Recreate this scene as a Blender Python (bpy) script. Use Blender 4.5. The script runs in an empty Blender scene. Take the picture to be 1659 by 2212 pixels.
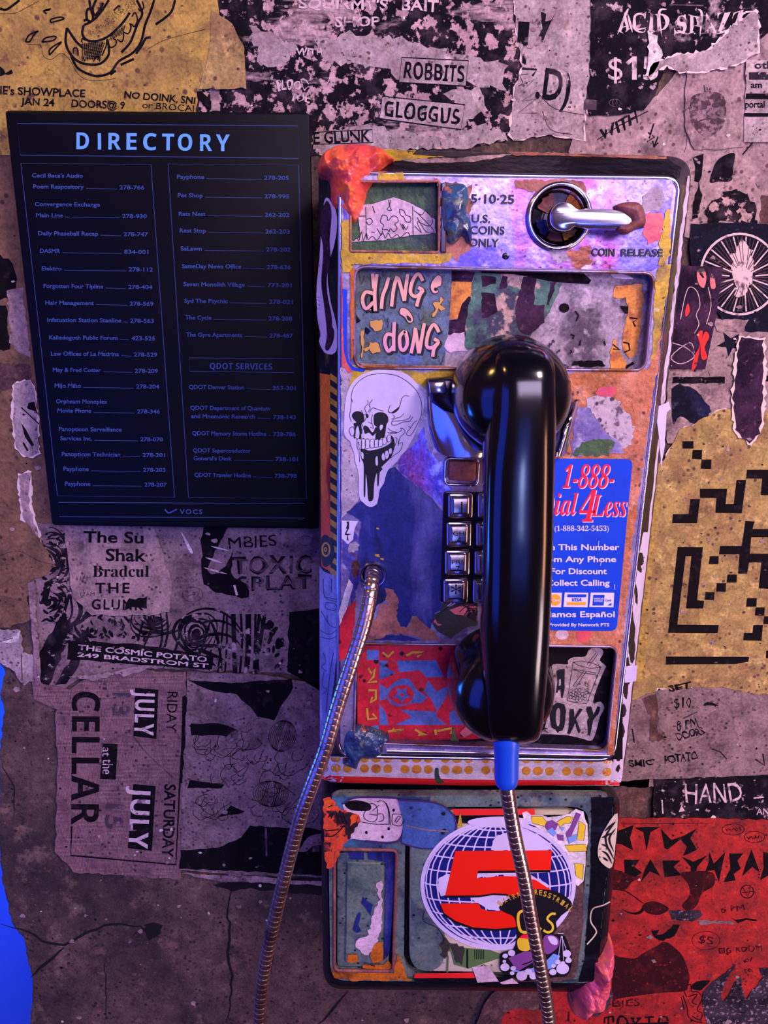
import bpy, bmesh, math, random
from mathutils import Vector, Matrix, noise
from mathutils.geometry import tessellate_polygon
random.seed(7)
C = bpy.context; S = C.scene; COL = C.collection
R = math.radians

# ------------------------------------------------------------------ camera
CAM_D = 0.528; PITCH = R(15.0); ROLL = R(0.41); F = 1661.0
cam = bpy.data.objects.new('camera', bpy.data.cameras.new('camera')); COL.objects.link(cam); S.camera = cam
cam.data.sensor_fit = 'HORIZONTAL'; cam.data.sensor_width = 36; cam.data.lens = 36*F/1659
cam.data.clip_start = 0.01
CR = Matrix.Rotation(math.pi/2-PITCH, 3, 'X') @ Matrix.Rotation(ROLL, 3, 'Z')
cam.matrix_world = Matrix.Translation((0, -CAM_D, 0)) @ CR.to_4x4()

# ------------------------------------------------------------------ world and lights (dim club room)
w = bpy.data.worlds.new('world'); S.world = w; w.use_nodes = True
nt = w.node_tree; nt.nodes.clear()
o_ = nt.nodes.new('ShaderNodeOutputWorld'); b_ = nt.nodes.new('ShaderNodeBackground')
tc = nt.nodes.new('ShaderNodeTexCoord'); sx = nt.nodes.new('ShaderNodeSeparateXYZ'); rp = nt.nodes.new('ShaderNodeValToRGB')
mr = nt.nodes.new('ShaderNodeMapRange'); mr.inputs[1].default_value = -1; mr.inputs[2].default_value = 1
nt.links.new(tc.outputs['Generated'], sx.inputs[0]); nt.links.new(sx.outputs[2], mr.inputs[0]); nt.links.new(mr.outputs[0], rp.inputs[0])
rp.color_ramp.elements[0].position = 0.0; rp.color_ramp.elements[0].color = (.06, .03, .05, 1)
rp.color_ramp.elements[1].position = 1.0; rp.color_ramp.elements[1].color = (.10, .08, .30, 1)
e = rp.color_ramp.elements.new(.42); e.color = (.22, .10, .17, 1)
e = rp.color_ramp.elements.new(.55); e.color = (.40, .22, .42, 1)
nt.links.new(rp.outputs[0], b_.inputs[0]); b_.inputs[1].default_value = 0.30; nt.links.new(b_.outputs[0], o_.inputs[0])

def area(name, loc, target, size, power, rgb, size_y=None):
    l = bpy.data.lights.new(name, 'AREA'); l.energy = power; l.color = rgb; l.size = size
    if size_y: l.shape = 'RECTANGLE'; l.size_y = size_y
    ob = bpy.data.objects.new(name, l); COL.objects.link(ob); ob.location = loc
    ob.rotation_euler = (Vector(target)-Vector(loc)).to_track_quat('-Z', 'Y').to_euler(); return ob
area('ceiling_lamp_pink', (.62, -.80, .62), (.22, 0, -.04), .22, 11, (1, .76, .84))
area('wall_lamp_lavender', (.42, -1.15, .30), (.14, 0, -.04), .85, 8.6, (.80, .62, 1), .30)
area('neon_sign_blue', (-.70, -.80, -.25), (0, -.1, -.15), .60, 5.6, (.02, .07, 1), .9)
area('side_lamp_orange', (.85, -.62, -.30), (.05, -.08, -.25), .16, 2.6, (1, .42, .25), .4)
area('shop_window_blue', (.30, -1.6, -.36), (.06, 0, -.07), .10, 1.2, (.40, .50, 1), .20)
area('added_handset_glow_blue', (.30, -1.7, -.42), (.06, 0, -.07), .42, 2.0, (.06, .12, 1), .8)  # added soft blue panel, only there for the broad glow in the handset
area('added_vault_fill_pink', (.80, -.62, -.66), (.10, -.08, -.33), .25, 2.6, (1, .74, .82))  # added fill light that brightens the lower vault, not a lamp of the room
area('warm_bulb', (-.55, -.45, .60), (-.25, 0, .16), .10, 1.8, (1, .55, .16))
area('cavity_lamp_blue', (-.62, .10, -.30), (-.42, .16, -.40), .25, 5.0, (.02, .16, 1))
vs = S.view_settings; vs.view_transform = 'Standard'; vs.look = 'None'; vs.gamma = 1; vs.exposure = 0.06; vs.use_curve_mapping = False

# ------------------------------------------------------------------ helpers
def P(x, y, d):
    """point of the photograph, on the plane d metres in front of the wall"""
    if callable(d): d = d(x, y)
    v = CR @ Vector(((x-829.5)/F, -(y-1106)/F, -1))
    t = (CAM_D-d)/v.y
    return Vector((v.x*t, -d, v.z*t))
def Q(s, k=1, ox=0, oy=0):
    return [(float(a)/k+ox, float(b)/k+oy) for a, b in (q.split(',') for q in s.split())]
def sm(p, closed=False, n=4):
    out = []; N = len(p)
    for i in range(N if closed else N-1):
        a, b, c, d = (p[(i-1) % N] if closed or i else p[0]), p[i], p[(i+1) % N], (p[(i+2) % N] if closed or i+2 < N else p[-1])
        for j in range(n):
            t = j/n
            out.append(tuple(.5*(2*b[m]+(c[m]-a[m])*t+(2*a[m]-5*b[m]+4*c[m]-d[m])*t*t+(3*b[m]-a[m]-3*c[m]+d[m])*t**3) for m in range(len(b))))
    if not closed: out.append(p[-1])
    return out
def jag(p, amp=3, step=12, seed=1, closed=True):
    rnd = random.Random(seed); out = []
    N = len(p)
    for i in range(N if closed else N-1):
        a, b = p[i], p[(i+1) % N]; L = math.hypot(b[0]-a[0], b[1]-a[1]); n = max(1, int(L/step))
        for j in range(n):
            t = j/n; q = (rnd.uniform(-amp, amp), rnd.uniform(-amp, amp))
            out.append((a[0]+(b[0]-a[0])*t+q[0], a[1]+(b[1]-a[1])*t+q[1]))
    if not closed: out.append(p[-1])
    return out
def rq(tl, tr, br, bl, r=10, n=5):
    """rounded four-cornered outline"""
    c = [tl, tr, br, bl]; out = []
    for i in range(4):
        p0, p1, p2 = Vector(c[i-1]), Vector(c[i]), Vector(c[(i+1) % 4])
        a = (p0-p1).normalized()*r; b = (p2-p1).normalized()*r
        for j in range(n+1):
            t = j/n; s = (1-t)
            q = p1 + a*s*s*1.0 + b*t*t*1.0
            out.append((q.x, q.y))
    return out
def box4(x0, y0, x1, y1, r=0): return rq((x0, y0), (x1, y0), (x1, y1), (x0, y1), r) if r else [(x0, y0), (x1, y0), (x1, y1), (x0, y1)]
def grow(p, m):
    N = len(p); ar = sum(p[i][0]*p[(i+1) % N][1]-p[(i+1) % N][0]*p[i][1] for i in range(N)); sg = 1 if ar > 0 else -1; out = []
    for i in range(N):
        a, b, c = Vector(p[i-1]), Vector(p[i]), Vector(p[(i+1) % N])
        n = Vector(((b-a).y, -(b-a).x)).normalized()+Vector(((c-b).y, -(c-b).x)).normalized()
        if n.length > 1e-6: n.normalize()
        out.append((b.x+n.x*m*sg, b.y+n.y*m*sg))
    return out
def ell(cx, cy, rx, ry=None, n=20, a=0):
    ry = ry or rx; ca, sa = math.cos(a), math.sin(a)
    return [(cx+rx*math.cos(t)*ca-ry*math.sin(t)*sa, cy+rx*math.cos(t)*sa+ry*math.sin(t)*ca) for t in (2*math.pi*i/n for i in range(n))]
STY = dict(serifbi=(0x1D468, 0x1D7CE), serifb=(0x1D400, 0x1D7CE), frak=(0x1D56C, 0), sansb=(0x1D5D4, 0x1D7EC), mono=(0x1D670, 0x1D7F6), sansbi=(0x1D63C, 0x1D7EC))
TCACHE = {}
def glyphs(s, style):
    key = (s, style)
    if key in TCACHE: return TCACHE[key]
    b = s
    if style in STY:
        U, D = STY[style]; b = ''
        for c in s:
            if 'A' <= c <= 'Z': b += chr(U+ord(c)-65)
            elif 'a' <= c <= 'z': b += chr(U+26+ord(c)-97)
            elif c.isdigit() and D: b += chr(D+ord(c)-48)
            else: b += c
    cu = bpy.data.curves.new('t', 'FONT'); cu.body = b; cu.resolution_u = 3
    if style == 'bold': cu.offset = .022
    if style == 'wide': cu.space_character = 1.25; cu.offset = .02
    ob = bpy.data.objects.new('t', cu); me = ob.to_mesh()
    vs_ = [(v.co.x, v.co.y) for v in me.vertices]; fs = [tuple(p.vertices) for p in me.polygons]
    ob.to_mesh_clear(); bpy.data.objects.remove(ob); bpy.data.curves.remove(cu)
    if vs_:
        x0 = min(v[0] for v in vs_); x1 = max(v[0] for v in vs_)
    else: x0, x1 = 0, 1
    TCACHE[key] = (vs_, fs, x0, x1); return TCACHE[key]
CAPH = {}
def caph(style):
    if style not in CAPH:
        g = glyphs('H', style); CAPH[style] = max(v[1] for v in g[0]) or .7
    return CAPH[style]

class MB:
    """collects pieces given in photograph pixels, each on its real plane, into one mesh"""
    def __init__(s): s.v = []; s.f = []; s.n = 0
    def bump(s, d):      # pieces of one ink that cross each other never share a plane
        s.n += 1; o = (s.n % 12)*2.5e-6; return (lambda x, y: d(x, y)+o) if callable(d) else d+o
    def tri(s, pts3, faces):
        o = len(s.v); s.v += [tuple(p) for p in pts3]; s.f += [tuple(i+o for i in f) for f in faces]
    def poly(s, p, d):
        d = s.bump(d)
        tr = tessellate_polygon([[Vector((a, b, 0)) for a, b in p]])
        if callable(d):          # follow a curved surface: split until the pieces are small
            p = list(p); tr = [tuple(t) for t in tr]; done = []; mid = {}
            while tr:
                t = tr.pop(); e_ = [(math.dist(p[t[i]], p[t[(i+1) % 3]]), i) for i in range(3)]; m_, i = max(e_)
                if m_ < 9: done.append(t); continue
                a, b, c = t[i], t[(i+1) % 3], t[(i+2) % 3]; k = (min(a, b), max(a, b))
                if k not in mid: p.append(((p[a][0]+p[b][0])/2, (p[a][1]+p[b][1])/2)); mid[k] = len(p)-1
                tr += [(a, mid[k], c), (mid[k], b, c)]
            tr = done
        W = [P(a, b, d) for a, b in p]; fs = []
        for t in tr:
            n = (W[t[1]]-W[t[0]]).cross(W[t[2]]-W[t[0]])
            fs.append(t if n.y < 0 else t[::-1])
        s.tri(W, fs); return s
    def prism(s, p, d0, d1, bev=0, sh=.0):
        """outline at the front plane d1, extruded straight back to d0, edge bevelled by bev metres"""
        W = [P(a, b, d1) for a, b in p]; N = len(W)
        ar = sum(W[i].x*W[(i+1) % N].z-W[(i+1) % N].x*W[i].z for i in range(N))
        if ar < 0: W.reverse()            # now counter-clockwise seen from the camera
        rings = []
        def off(m, y):
            out = []
            for i in range(N):
                a, b, c = W[i-1], W[i], W[(i+1) % N]
                t1 = (b-a); t2 = (c-b)
                n1 = Vector((-t1.z, 0, t1.x)); n2 = Vector((-t2.z, 0, t2.x))
                n = (n1.normalized() if n1.length > 1e-9 else n1)+(n2.normalized() if n2.length > 1e-9 else n2)
                if n.length > 1e-6: n.normalize()
                q = b+n*m; out.append(Vector((q.x, y, q.z)))
            return out
        rings.append(off(-sh, -d0))
        if bev:
            rings.append(off(0, -(d1-bev))); rings.append(off(bev*.3, -(d1-bev*.3))); rings.append(off(bev, -d1))
        else: rings.append(off(0, -d1))
        pts = [q for r in rings for q in r]; fs = []
        for k in range(len(rings)-1):
            for i in range(N):
                j = (i+1) % N; fs.append((k*N+i, k*N+j, (k+1)*N+j, (k+1)*N+i))
        top = rings[-1]
        for t in tessellate_polygon([[Vector((q.x, q.z, 0)) for q in top]]):
            n = (top[t[1]]-top[t[0]]).cross(top[t[2]]-top[t[0]]); t = t if n.y < 0 else t[::-1]
            fs.append(tuple(i+(len(rings)-1)*N for i in t))
        s.tri(pts, fs); return s
    def stroke(s, p, wd, d, closed=False, taper=False):
        d = s.bump(d)
        N = len(p); L = []; Rr = []
        for i in range(N):
            a = p[i-1] if (i or closed) else p[i]; c = p[(i+1) % N] if (i < N-1 or closed) else p[i]
            dx, dy = c[0]-a[0], c[1]-a[1]; l = math.hypot(dx, dy) or 1
            ww = wd/2*(p[i][2] if len(p[i]) > 2 else 1)
            if taper: ww *= .25+1.1*math.sin(math.pi*i/max(1, N-1))
            L.append((p[i][0]-dy/l*ww, p[i][1]+dx/l*ww)); Rr.append((p[i][0]+dy/l*ww, p[i][1]-dx/l*ww))
        o = [P(a, b, d) for a, b in L+Rr]; fs = []
        for i in range(N if closed else N-1):
            j = (i+1) % N; fs.append((i, j, N+j, N+i))
        s.tri(o, fs); return s
    def text(s, t, x, y, h, w, d, ang=0., style='', sh=0., wob=0., sx=0, curve=0.):
        g, fs, x0, x1 = glyphs(t, style); k = h/caph(style); kx = w/(x1-x0)
        ca, sa = math.cos(R(ang)), math.sin(R(ang)); pts = []
        for u, v in g:
            a = (u-x0)*kx+v*k*sh; b = -v*k
            if curve: b += curve*(((a/w)-.5)**2*4-1)
            if wob:
                a += wob*noise.noise(Vector((u*2.3+x, v*2.3, y*.1)))*2; b += wob*noise.noise(Vector((u*2.3+x+50, v*2.3, y*.1)))*2
            pts.append(P(x+a*ca-b*sa, y+a*sa+b*ca, d))
        o = len(s.v); s.v += [tuple(q) for q in pts]; s.f += [tuple(i+o for i in f) for f in fs]; return s
    def loft(s, rings, cap=True, closed=True):
        N = len(rings[0]); o = len(s.v); fs = []
        for k in range(len(rings)-1):
            for i in range(N):
                j = (i+1) % N; fs.append((k*N+i, k*N+j, (k+1)*N+j, (k+1)*N+i))
        pts = [q for r in rings for q in r]
        if cap: fs += [tuple(range(N))[::-1], tuple((len(rings)-1)*N+i for i in range(N))]
        s.tri(pts, fs); return s
    def build(s, name, mat, parent=None, smooth=False, label=None, recalc=False, **kw):
        me = bpy.data.meshes.new(name); me.from_pydata(s.v, [], s.f); me.update()
        if recalc:
            bm = bmesh.new(); bm.from_mesh(me); bmesh.ops.recalc_face_normals(bm, faces=bm.faces); bm.to_mesh(me); bm.free()
        me.materials.append(M[mat] if isinstance(mat, str) else mat)
        if smooth:
            me.polygons.foreach_set('use_smooth', [True]*len(me.polygons))
            if smooth != 1 and hasattr(me, 'set_sharp_from_angle'): me.set_sharp_from_angle(angle=R(smooth))
        ob = bpy.data.objects.new(name, me); COL.objects.link(ob)
        if parent: ob.parent = parent
        if label: ob['label'] = label
        for k, v in kw.items(): ob[k] = v
        return ob
def thing(name, label, cat, loc=(0, 0, 0), group=None):
    o = bpy.data.objects.new(name, None); COL.objects.link(o); o.empty_display_size = .02
    o['label'] = label; o['category'] = cat
    if group: o['group'] = group
    return o

# ------------------------------------------------------------------ materials
def lin(c): return tuple(((v/255)/12.92 if v/255 <= .04045 else ((v/255+.055)/1.055)**2.4) for v in c)+(1,)
M = {}
def mat(name, base, rough=.8, metal=0., layers=(), bump=0., bscale=300., spec=.35, coat=0., bdet=4, crease=0., grain=0.):
    """layers: (rgb, scale, lo, hi[, kind[, seed]]) - each noise between lo and hi lets the layer colour through"""
    m = bpy.data.materials.new(name); m.use_nodes = True; t = m.node_tree; N = t.nodes; Lk = t.links; N.clear()
    out = N.new('ShaderNodeOutputMaterial'); bs = N.new('ShaderNodeBsdfPrincipled'); Lk.new(bs.outputs[0], out.inputs[0])
    bs.inputs['Roughness'].default_value = rough; bs.inputs['Metallic'].default_value = metal
    bs.inputs['Specular IOR Level'].default_value = spec; bs.inputs['Coat Weight'].default_value = coat; bs.inputs['Coat Roughness'].default_value = .12
    geo = N.new('ShaderNodeTexCoord'); cur = None
    for i, ly in enumerate(layers):
        rgb, sc, lo, hi = ly[:4]; kind = ly[4] if len(ly) > 4 else 'n'; seed = ly[5] if len(ly) > 5 else i*3.7+len(name)
        mp = N.new('ShaderNodeMapping'); mp.inputs['Location'].default_value = (seed, seed*.7, seed*1.3)
        if kind == 'h': mp.inputs['Scale'].default_value = (.25, 1, 1)
        if kind == 'v': mp.inputs['Scale'].default_value = (1, 1, .25)
        Lk.new(geo.outputs['Object'], mp.inputs[0])
        if kind == 'd':
            tx = N.new('ShaderNodeTexVoronoi'); tx.inputs['Scale'].default_value = sc; tx.inputs['Randomness'].default_value = 0; fac = tx.outputs['Distance']
        elif kind == 's':
            tx = N.new('ShaderNodeTexVoronoi'); tx.inputs['Scale'].default_value = sc; fac = tx.outputs['Distance']
        else:
            tx = N.new('ShaderNodeTexNoise'); tx.inputs['Scale'].default_value = sc; tx.inputs['Detail'].default_value = 6 if kind != 'f' else 2
            tx.inputs['Roughness'].default_value = .62; fac = tx.outputs[0]
        Lk.new(mp.outputs[0], tx.inputs[0])
        g = N.new('ShaderNodeMapRange'); g.inputs[1].default_value = lo; g.inputs[2].default_value = hi; Lk.new(fac, g.inputs[0])
        mx = N.new('ShaderNodeMix'); mx.data_type = 'RGBA'
        if kind == 's':
            # spots: break them up with a second noise
            n2 = N.new('ShaderNodeTexNoise'); n2.inputs['Scale'].default_value = sc*.35; Lk.new(mp.outputs[0], n2.inputs[0])
            g2 = N.new('ShaderNodeMapRange'); g2.inputs[1].default_value = .48; g2.inputs[2].default_value = .58; Lk.new(n2.outputs[0], g2.inputs[0])
            mu = N.new('ShaderNodeMath'); mu.operation = 'MULTIPLY'; Lk.new(g.outputs[0], mu.inputs[0]); Lk.new(g2.outputs[0], mu.inputs[1]); Lk.new(mu.outputs[0], mx.inputs[0])
        else: Lk.new(g.outputs[0], mx.inputs[0])
        if cur is None: mx.inputs[6].default_value = lin(base)
        else: Lk.new(cur, mx.inputs[6])
        mx.inputs[7].default_value = lin(rgb); cur = mx.outputs[2]
    if grain and cur is not None:
        tg = N.new('ShaderNodeTexNoise'); tg.inputs['Scale'].default_value = 520; tg.inputs['Detail'].default_value = 5; tg.inputs['Roughness'].default_value = .75; Lk.new(geo.outputs['Object'], tg.inputs[0])
        t2 = N.new('ShaderNodeTexNoise'); t2.inputs['Scale'].default_value = 75; t2.inputs['Detail'].default_value = 8; t2.inputs['Roughness'].default_value = .7; Lk.new(geo.outputs['Object'], t2.inputs[0])
        ad = N.new('ShaderNodeMath'); ad.operation = 'ADD'; Lk.new(tg.outputs[0], ad.inputs[0]); Lk.new(t2.outputs[0], ad.inputs[1])
        gm = N.new('ShaderNodeMapRange'); gm.inputs[1].default_value = .75; gm.inputs[2].default_value = 1.25; gm.inputs[3].default_value = 1-grain*1.25; gm.inputs[4].default_value = 1+grain*.75; Lk.new(ad.outputs[0], gm.inputs[0])
        vm = N.new('ShaderNodeVectorMath'); vm.operation = 'SCALE'; Lk.new(cur, vm.inputs[0]); Lk.new(gm.outputs[0], vm.inputs['Scale']); cur = vm.outputs[0]
    if crease:
        wn = N.new('ShaderNodeTexNoise'); wn.inputs['Scale'].default_value = 40; wn.inputs['Detail'].default_value = 3; Lk.new(geo.outputs['Object'], wn.inputs[0])
        wa = N.new('ShaderNodeVectorMath'); wa.operation = 'MULTIPLY_ADD'; Lk.new(wn.outputs['Color'], wa.inputs[0]); wa.inputs[1].default_value = (.03, .03, .03); Lk.new(geo.outputs['Object'], wa.inputs[2])
        vo = N.new('ShaderNodeTexVoronoi'); vo.feature = 'DISTANCE_TO_EDGE'; vo.inputs['Scale'].default_value = crease; Lk.new(wa.outputs[0], vo.inputs[0])
        vg = N.new('ShaderNodeMapRange'); vg.inputs[1].default_value = 0; vg.inputs[2].default_value = .07; vg.inputs[3].default_value = .5; vg.inputs[4].default_value = 0; Lk.new(vo.outputs[0], vg.inputs[0])
        vd = N.new('ShaderNodeMapRange'); vd.inputs[1].default_value = 0; vd.inputs[2].default_value = .022; vd.inputs[3].default_value = .80; vd.inputs[4].default_value = 1; Lk.new(vo.outputs[0], vd.inputs[0])
        v2 = N.new('ShaderNodeVectorMath'); v2.operation = 'SCALE'; Lk.new(cur, v2.inputs[0]); Lk.new(vd.outputs[0], v2.inputs['Scale']); cur = v2.outputs[0]
    if cur is None: bs.inputs['Base Color'].default_value = lin(base)
    else: Lk.new(cur, bs.inputs['Base Color'])
    if bump:
        tn = N.new('ShaderNodeTexNoise'); tn.inputs['Scale'].default_value = bscale; tn.inputs['Detail'].default_value = bdet
        Lk.new(geo.outputs['Object'], tn.inputs[0]); bp = N.new('ShaderNodeBump'); bp.inputs['Strength'].default_value = min(1, bump); bp.inputs['Distance'].default_value = .0012*max(1, bump)
        hh = tn.outputs[0]
        if crease:
            sm_ = N.new('ShaderNodeMath'); sm_.operation = 'ADD'; Lk.new(hh, sm_.inputs[0]); Lk.new(vg.outputs[0], sm_.inputs[1]); hh = sm_.outputs[0]
        Lk.new(hh, bp.inputs['Height']); Lk.new(bp.outputs[0], bs.inputs['Normal'])
    M[name] = m; return m
SP = lambda rgb=(95, 65, 65), sc=260: (rgb, sc, .30, .18, 's')
GR = lambda rgb, lo=.5, hi=.68, sc=45: (rgb, sc, lo, hi)
mat('concrete', (94, 72, 64), .9, layers=[((58, 43, 42), 14, .42, .62), ((126, 98, 84), 60, .55, .72), ((45, 34, 34), 420, .58, .66), ((170, 136, 116), 500, .64, .70), SP((40, 32, 34), 170)], bump=.6, bscale=160, crease=9, grain=.5)
mat('crack_black', (12, 9, 10), .95)
mat('paper_grey', (166, 146, 146), .75, layers=[GR((140, 115, 115)), ((198, 178, 172), 130, .56, .72), ((72, 54, 60), 300, .62, .68), SP(), ((70, 55, 60), 600, .66, .76)], bump=.5, bscale=110, crease=26, grain=.45)
mat('paper_dim', (136, 110, 110), .8, layers=[GR((94, 72, 76)), ((60, 44, 50), 420, .60, .68), ((150, 122, 124), 130, .56, .72), SP((70, 48, 55), 230)], bump=.5, bscale=110, crease=26, grain=.45)
mat('paper_pink', (158, 130, 130), .75, layers=[GR((112, 84, 92)), ((74, 52, 58), 260, .62, .68), ((190, 160, 154), 90, .55, .7), SP((90, 55, 60), 200)], bump=.6, bscale=90, crease=26, grain=.45)
mat('paper_halftone', (138, 104, 102), .8, layers=[GR((104, 72, 78)), ((96, 62, 70), 850, .42, .34, 'd'), SP((60, 40, 48), 200)], bump=.5, bscale=110, crease=26, grain=.4)
mat('paper_pinkdim', (160, 130, 126), .8, layers=[((70, 50, 56), 420, .62, .7), GR((112, 88, 94)), ((172, 142, 140), 130, .56, .72), SP((70, 48, 55), 230)], bump=.5, bscale=110, crease=26, grain=.45)
mat('paper_white', (215, 205, 200), .7, layers=[GR((175, 155, 155), .5, .7, 80)], bump=.4, bscale=120, crease=26, grain=.45)
mat('paper_yellow', (180, 148, 66), .7, layers=[GR((146, 116, 60), .45, .65, 30), ((128, 88, 48), 160, .56, .66), SP((96, 62, 46), 150), ((80, 52, 44), 420, .64, .72)], bump=.35, bscale=110, crease=26, grain=.45)
mat('paper_ochre', (170, 142, 80), .75, layers=[GR((146, 112, 70), .42, .62, 40), ((205, 175, 105), 120, .55, .7), SP((88, 60, 50), 190), ((84, 60, 50), 500, .6, .7)], bump=.55, bscale=120, crease=26, grain=.45)
mat('paper_red', (172, 28, 26), .75, layers=[GR((122, 22, 24), .45, .65, 40), ((192, 52, 36), 120, .58, .72), SP((85, 20, 22), 220)], bump=.5, bscale=110, crease=26, grain=.45)
mat('paper_tan', (120, 88, 64), .8, layers=[GR((105, 78, 58)), SP((60, 42, 36), 160)], bump=.6, bscale=120, crease=26, grain=.45)
mat('paper_torn_core', (220, 196, 186), .9, bump=.6, bscale=400)
mat('ink_worn', (18, 14, 22), .85, spec=.08, layers=[((60, 48, 58), 60, .5, .7), ((176, 148, 150), 150, .60, .64), ((190, 165, 165), 34, .60, .68)], bump=.5, bscale=130, grain=.5)
mat('ink_very_worn', (20, 16, 25), .85, spec=.08, layers=[((66, 52, 62), 60, .5, .7), ((184, 150, 150), 150, .535, .57, 'n'), ((190, 160, 160), 30, .54, .60, 'h')], bump=.5, bscale=130, grain=.5)
mat('ink_black', (16, 12, 17), .85, spec=.08, layers=[((46, 36, 44), 140, .55, .75)], bump=.3, bscale=140)
mat('ink_faded', (70, 55, 66), .85, spec=.08, layers=[((120, 96, 104), 120, .5, .65)])
mat('ink_halftone', (74, 56, 62), .85, spec=.08, layers=[((132, 106, 110), 260, .48, .56)], grain=.5)
mat('ink_blackred', (48, 16, 22), .85, spec=.08, layers=[((90, 26, 28), 110, .5, .75), ((150, 30, 28), 300, .6, .7)], bump=.3)
mat('ink_brown', (88, 62, 62), .85, spec=.08, layers=[((120, 88, 78), 200, .52, .66)], bump=.3, grain=.5)
mat('ink_pale', (205, 180, 180), .85, spec=.08, layers=[((110, 90, 98), 160, .53, .64)])
mat('ink_blueblack', (22, 22, 38), .85, spec=.08, layers=[((44, 44, 84), 26, .5, .7), ((70, 64, 90), 160, .6, .72)], bump=.3, grain=.5)
mat('ink_grain', (60, 50, 62), .85, spec=.08, layers=[((34, 28, 38), 40, .45, .6), ((150, 125, 140), 330, .56, .66)], bump=.5, grain=.5)
mat('ink_plum', (62, 38, 62), .85, spec=.08, layers=[((36, 22, 42), 40, .45, .6), ((110, 70, 96), 220, .6, .72)], bump=.4, grain=.5)
mat('board_black', (4, 4, 8), .5, spec=.12)
mat('board_ink', (46, 72, 134), .6)
mat('board_title', (100, 170, 250), .6)
mat('board_line', (44, 62, 120), .6)
# --- the telephone
mat('trim_metal', (150, 130, 160), .38, .8, layers=[((120, 80, 60), 60, .5, .6), ((90, 90, 140), 90, .56, .66)])
mat('chrome', (205, 200, 215), .16, 1, bump=.06, bscale=60)
mat('chrome_dark', (70, 64, 76), .22, 1)
mat('steel_key', (160, 154, 165), .25, 1, layers=[((96, 90, 104), 60, .45, .65)])
mat('coin_plate', (136, 126, 206), .30, .9, layers=[((96, 84, 196), 26, .45, .58), ((160, 78, 140), 22, .54, .64, 'v'), ((180, 172, 220), 60, .57, .66), ((100, 60, 60), 300, .62, .68), ((136, 82, 62), 40, .63, .67)], bump=.25, bscale=160, grain=.35)
mat('plate_bare', (172, 158, 186), .4, .7, layers=[((128, 112, 160), 30, .45, .6), ((210, 190, 215), 90, .56, .7), ((70, 50, 60), 380, .66, .72)], bump=.3, bscale=160, grain=.35)
mat('housing_paint', (40, 40, 42), .3, .2, layers=[((18, 20, 34), 30, .5, .6, 'h'), ((96, 84, 50), 50, .60, .68), ((140, 130, 150), 260, .66, .72)], bump=.8, bscale=120, grain=.35)
mat('housing_black', (13, 13, 22), .3, .1, spec=.3, layers=[((34, 34, 54), 60, .55, .68, 'h'), ((120, 120, 140), 300, .68, .76)], bump=.6, bscale=140, grain=.35)
mat('paint_rust', (184, 112, 82), .55, .1, layers=[((166, 96, 50), 30, .5, .6), ((200, 140, 116), 110, .52, .66), ((90, 48, 40), 230, .32, .2, 's'), ((80, 44, 40), 700, .62, .70)], bump=.9, bscale=260, grain=.35)
mat('paint_yellow', (196, 160, 40), .5, .1, layers=[((150, 122, 60), 60, .5, .62), ((60, 48, 34), 260, .62, .68), ((210, 196, 150), 120, .62, .7)], bump=.6, bscale=200, grain=.35)
mat('paint_green', (60, 88, 54), .45, .1, layers=[((34, 52, 72), 60, .48, .6, 'h'), ((150, 140, 60), 110, .62, .66), ((24, 30, 24), 300, .62, .7)], bump=.7, bscale=200, grain=.35)
mat('paint_orange', (196, 104, 26), .5, .1, layers=[((120, 62, 24), 60, .5, .65), ((24, 18, 20), 200, .62, .66)], bump=.6, bscale=160, grain=.35)
mat('paint_teal', (62, 104, 138), .4, .1, layers=[((60, 76, 112), 30, .5, .6), ((96, 112, 98), 60, .56, .66), SP((14, 14, 22), 170)], bump=.5, bscale=160, grain=.35)
mat('paint_sage', (104, 122, 114), .42, .15, layers=[((70, 84, 96), 40, .48, .6), ((124, 128, 112), 90, .55, .66), SP((18, 16, 24), 240)], bump=.5, bscale=180, grain=.35)
mat('paint_navy', (40, 46, 122), .4, .2, layers=[((20, 20, 60), 34, .48, .56, 'v'), ((92, 92, 160), 44, .52, .66, 'v')], bump=.25, bscale=120, grain=.35)
mat('paint_speckle', (176, 160, 172), .5, .1, layers=[((150, 132, 150), 60, .5, .6), ((40, 30, 42), 420, .32, .2, 's'), ((50, 36, 46), 900, .62, .68)], bump=.5, bscale=200, grain=.35)
mat('paint_sponge', (176, 160, 176), .6, .05, layers=[((46, 34, 50), 260, .42, .28, 's'), ((90, 74, 92), 200, .55, .62)], bump=.9, bscale=240)
mat('rust_brown', (166, 104, 88), .6, .05, layers=[((110, 66, 62), 60, .5, .62), ((190, 140, 60), 90, .6, .68)], bump=.8, bscale=220, grain=.35)
mat('blue_gum', (52, 84, 116), .3, layers=[((34, 44, 84), 60, .45, .55), ((96, 104, 74), 90, .56, .62), ((176, 100, 66), 60, .62, .66)], bump=.9, bscale=140, coat=.3)
mat('gum_red', (236, 92, 62), .32, layers=[((216, 66, 74), 40, .45, .6), ((238, 112, 40), 60, .56, .68), ((120, 50, 40), 120, .66, .72)], bump=1, bscale=130, coat=.35)
mat('gum_pink', (216, 92, 86), .34, layers=[((190, 70, 96), 40, .45, .6), ((226, 110, 70), 60, .56, .68)], bump=.7, bscale=110, coat=.3)
mat('black_plastic', (4, 4, 7), .16, spec=.5, coat=.22)
mat('boot_blue', (24, 74, 190), .35, spec=.4)
mat('cord_steel', (206, 178, 170), .27, 1, layers=[((130, 104, 108), 60, .5, .7)])
mat('cord_gap', (40, 30, 36), .5, .6)
mat('sticker_white', (204, 192, 220), .4, layers=[((186, 170, 200), 30, .5, .7)])
mat('sticker_ink', (14, 11, 18), .45)
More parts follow.
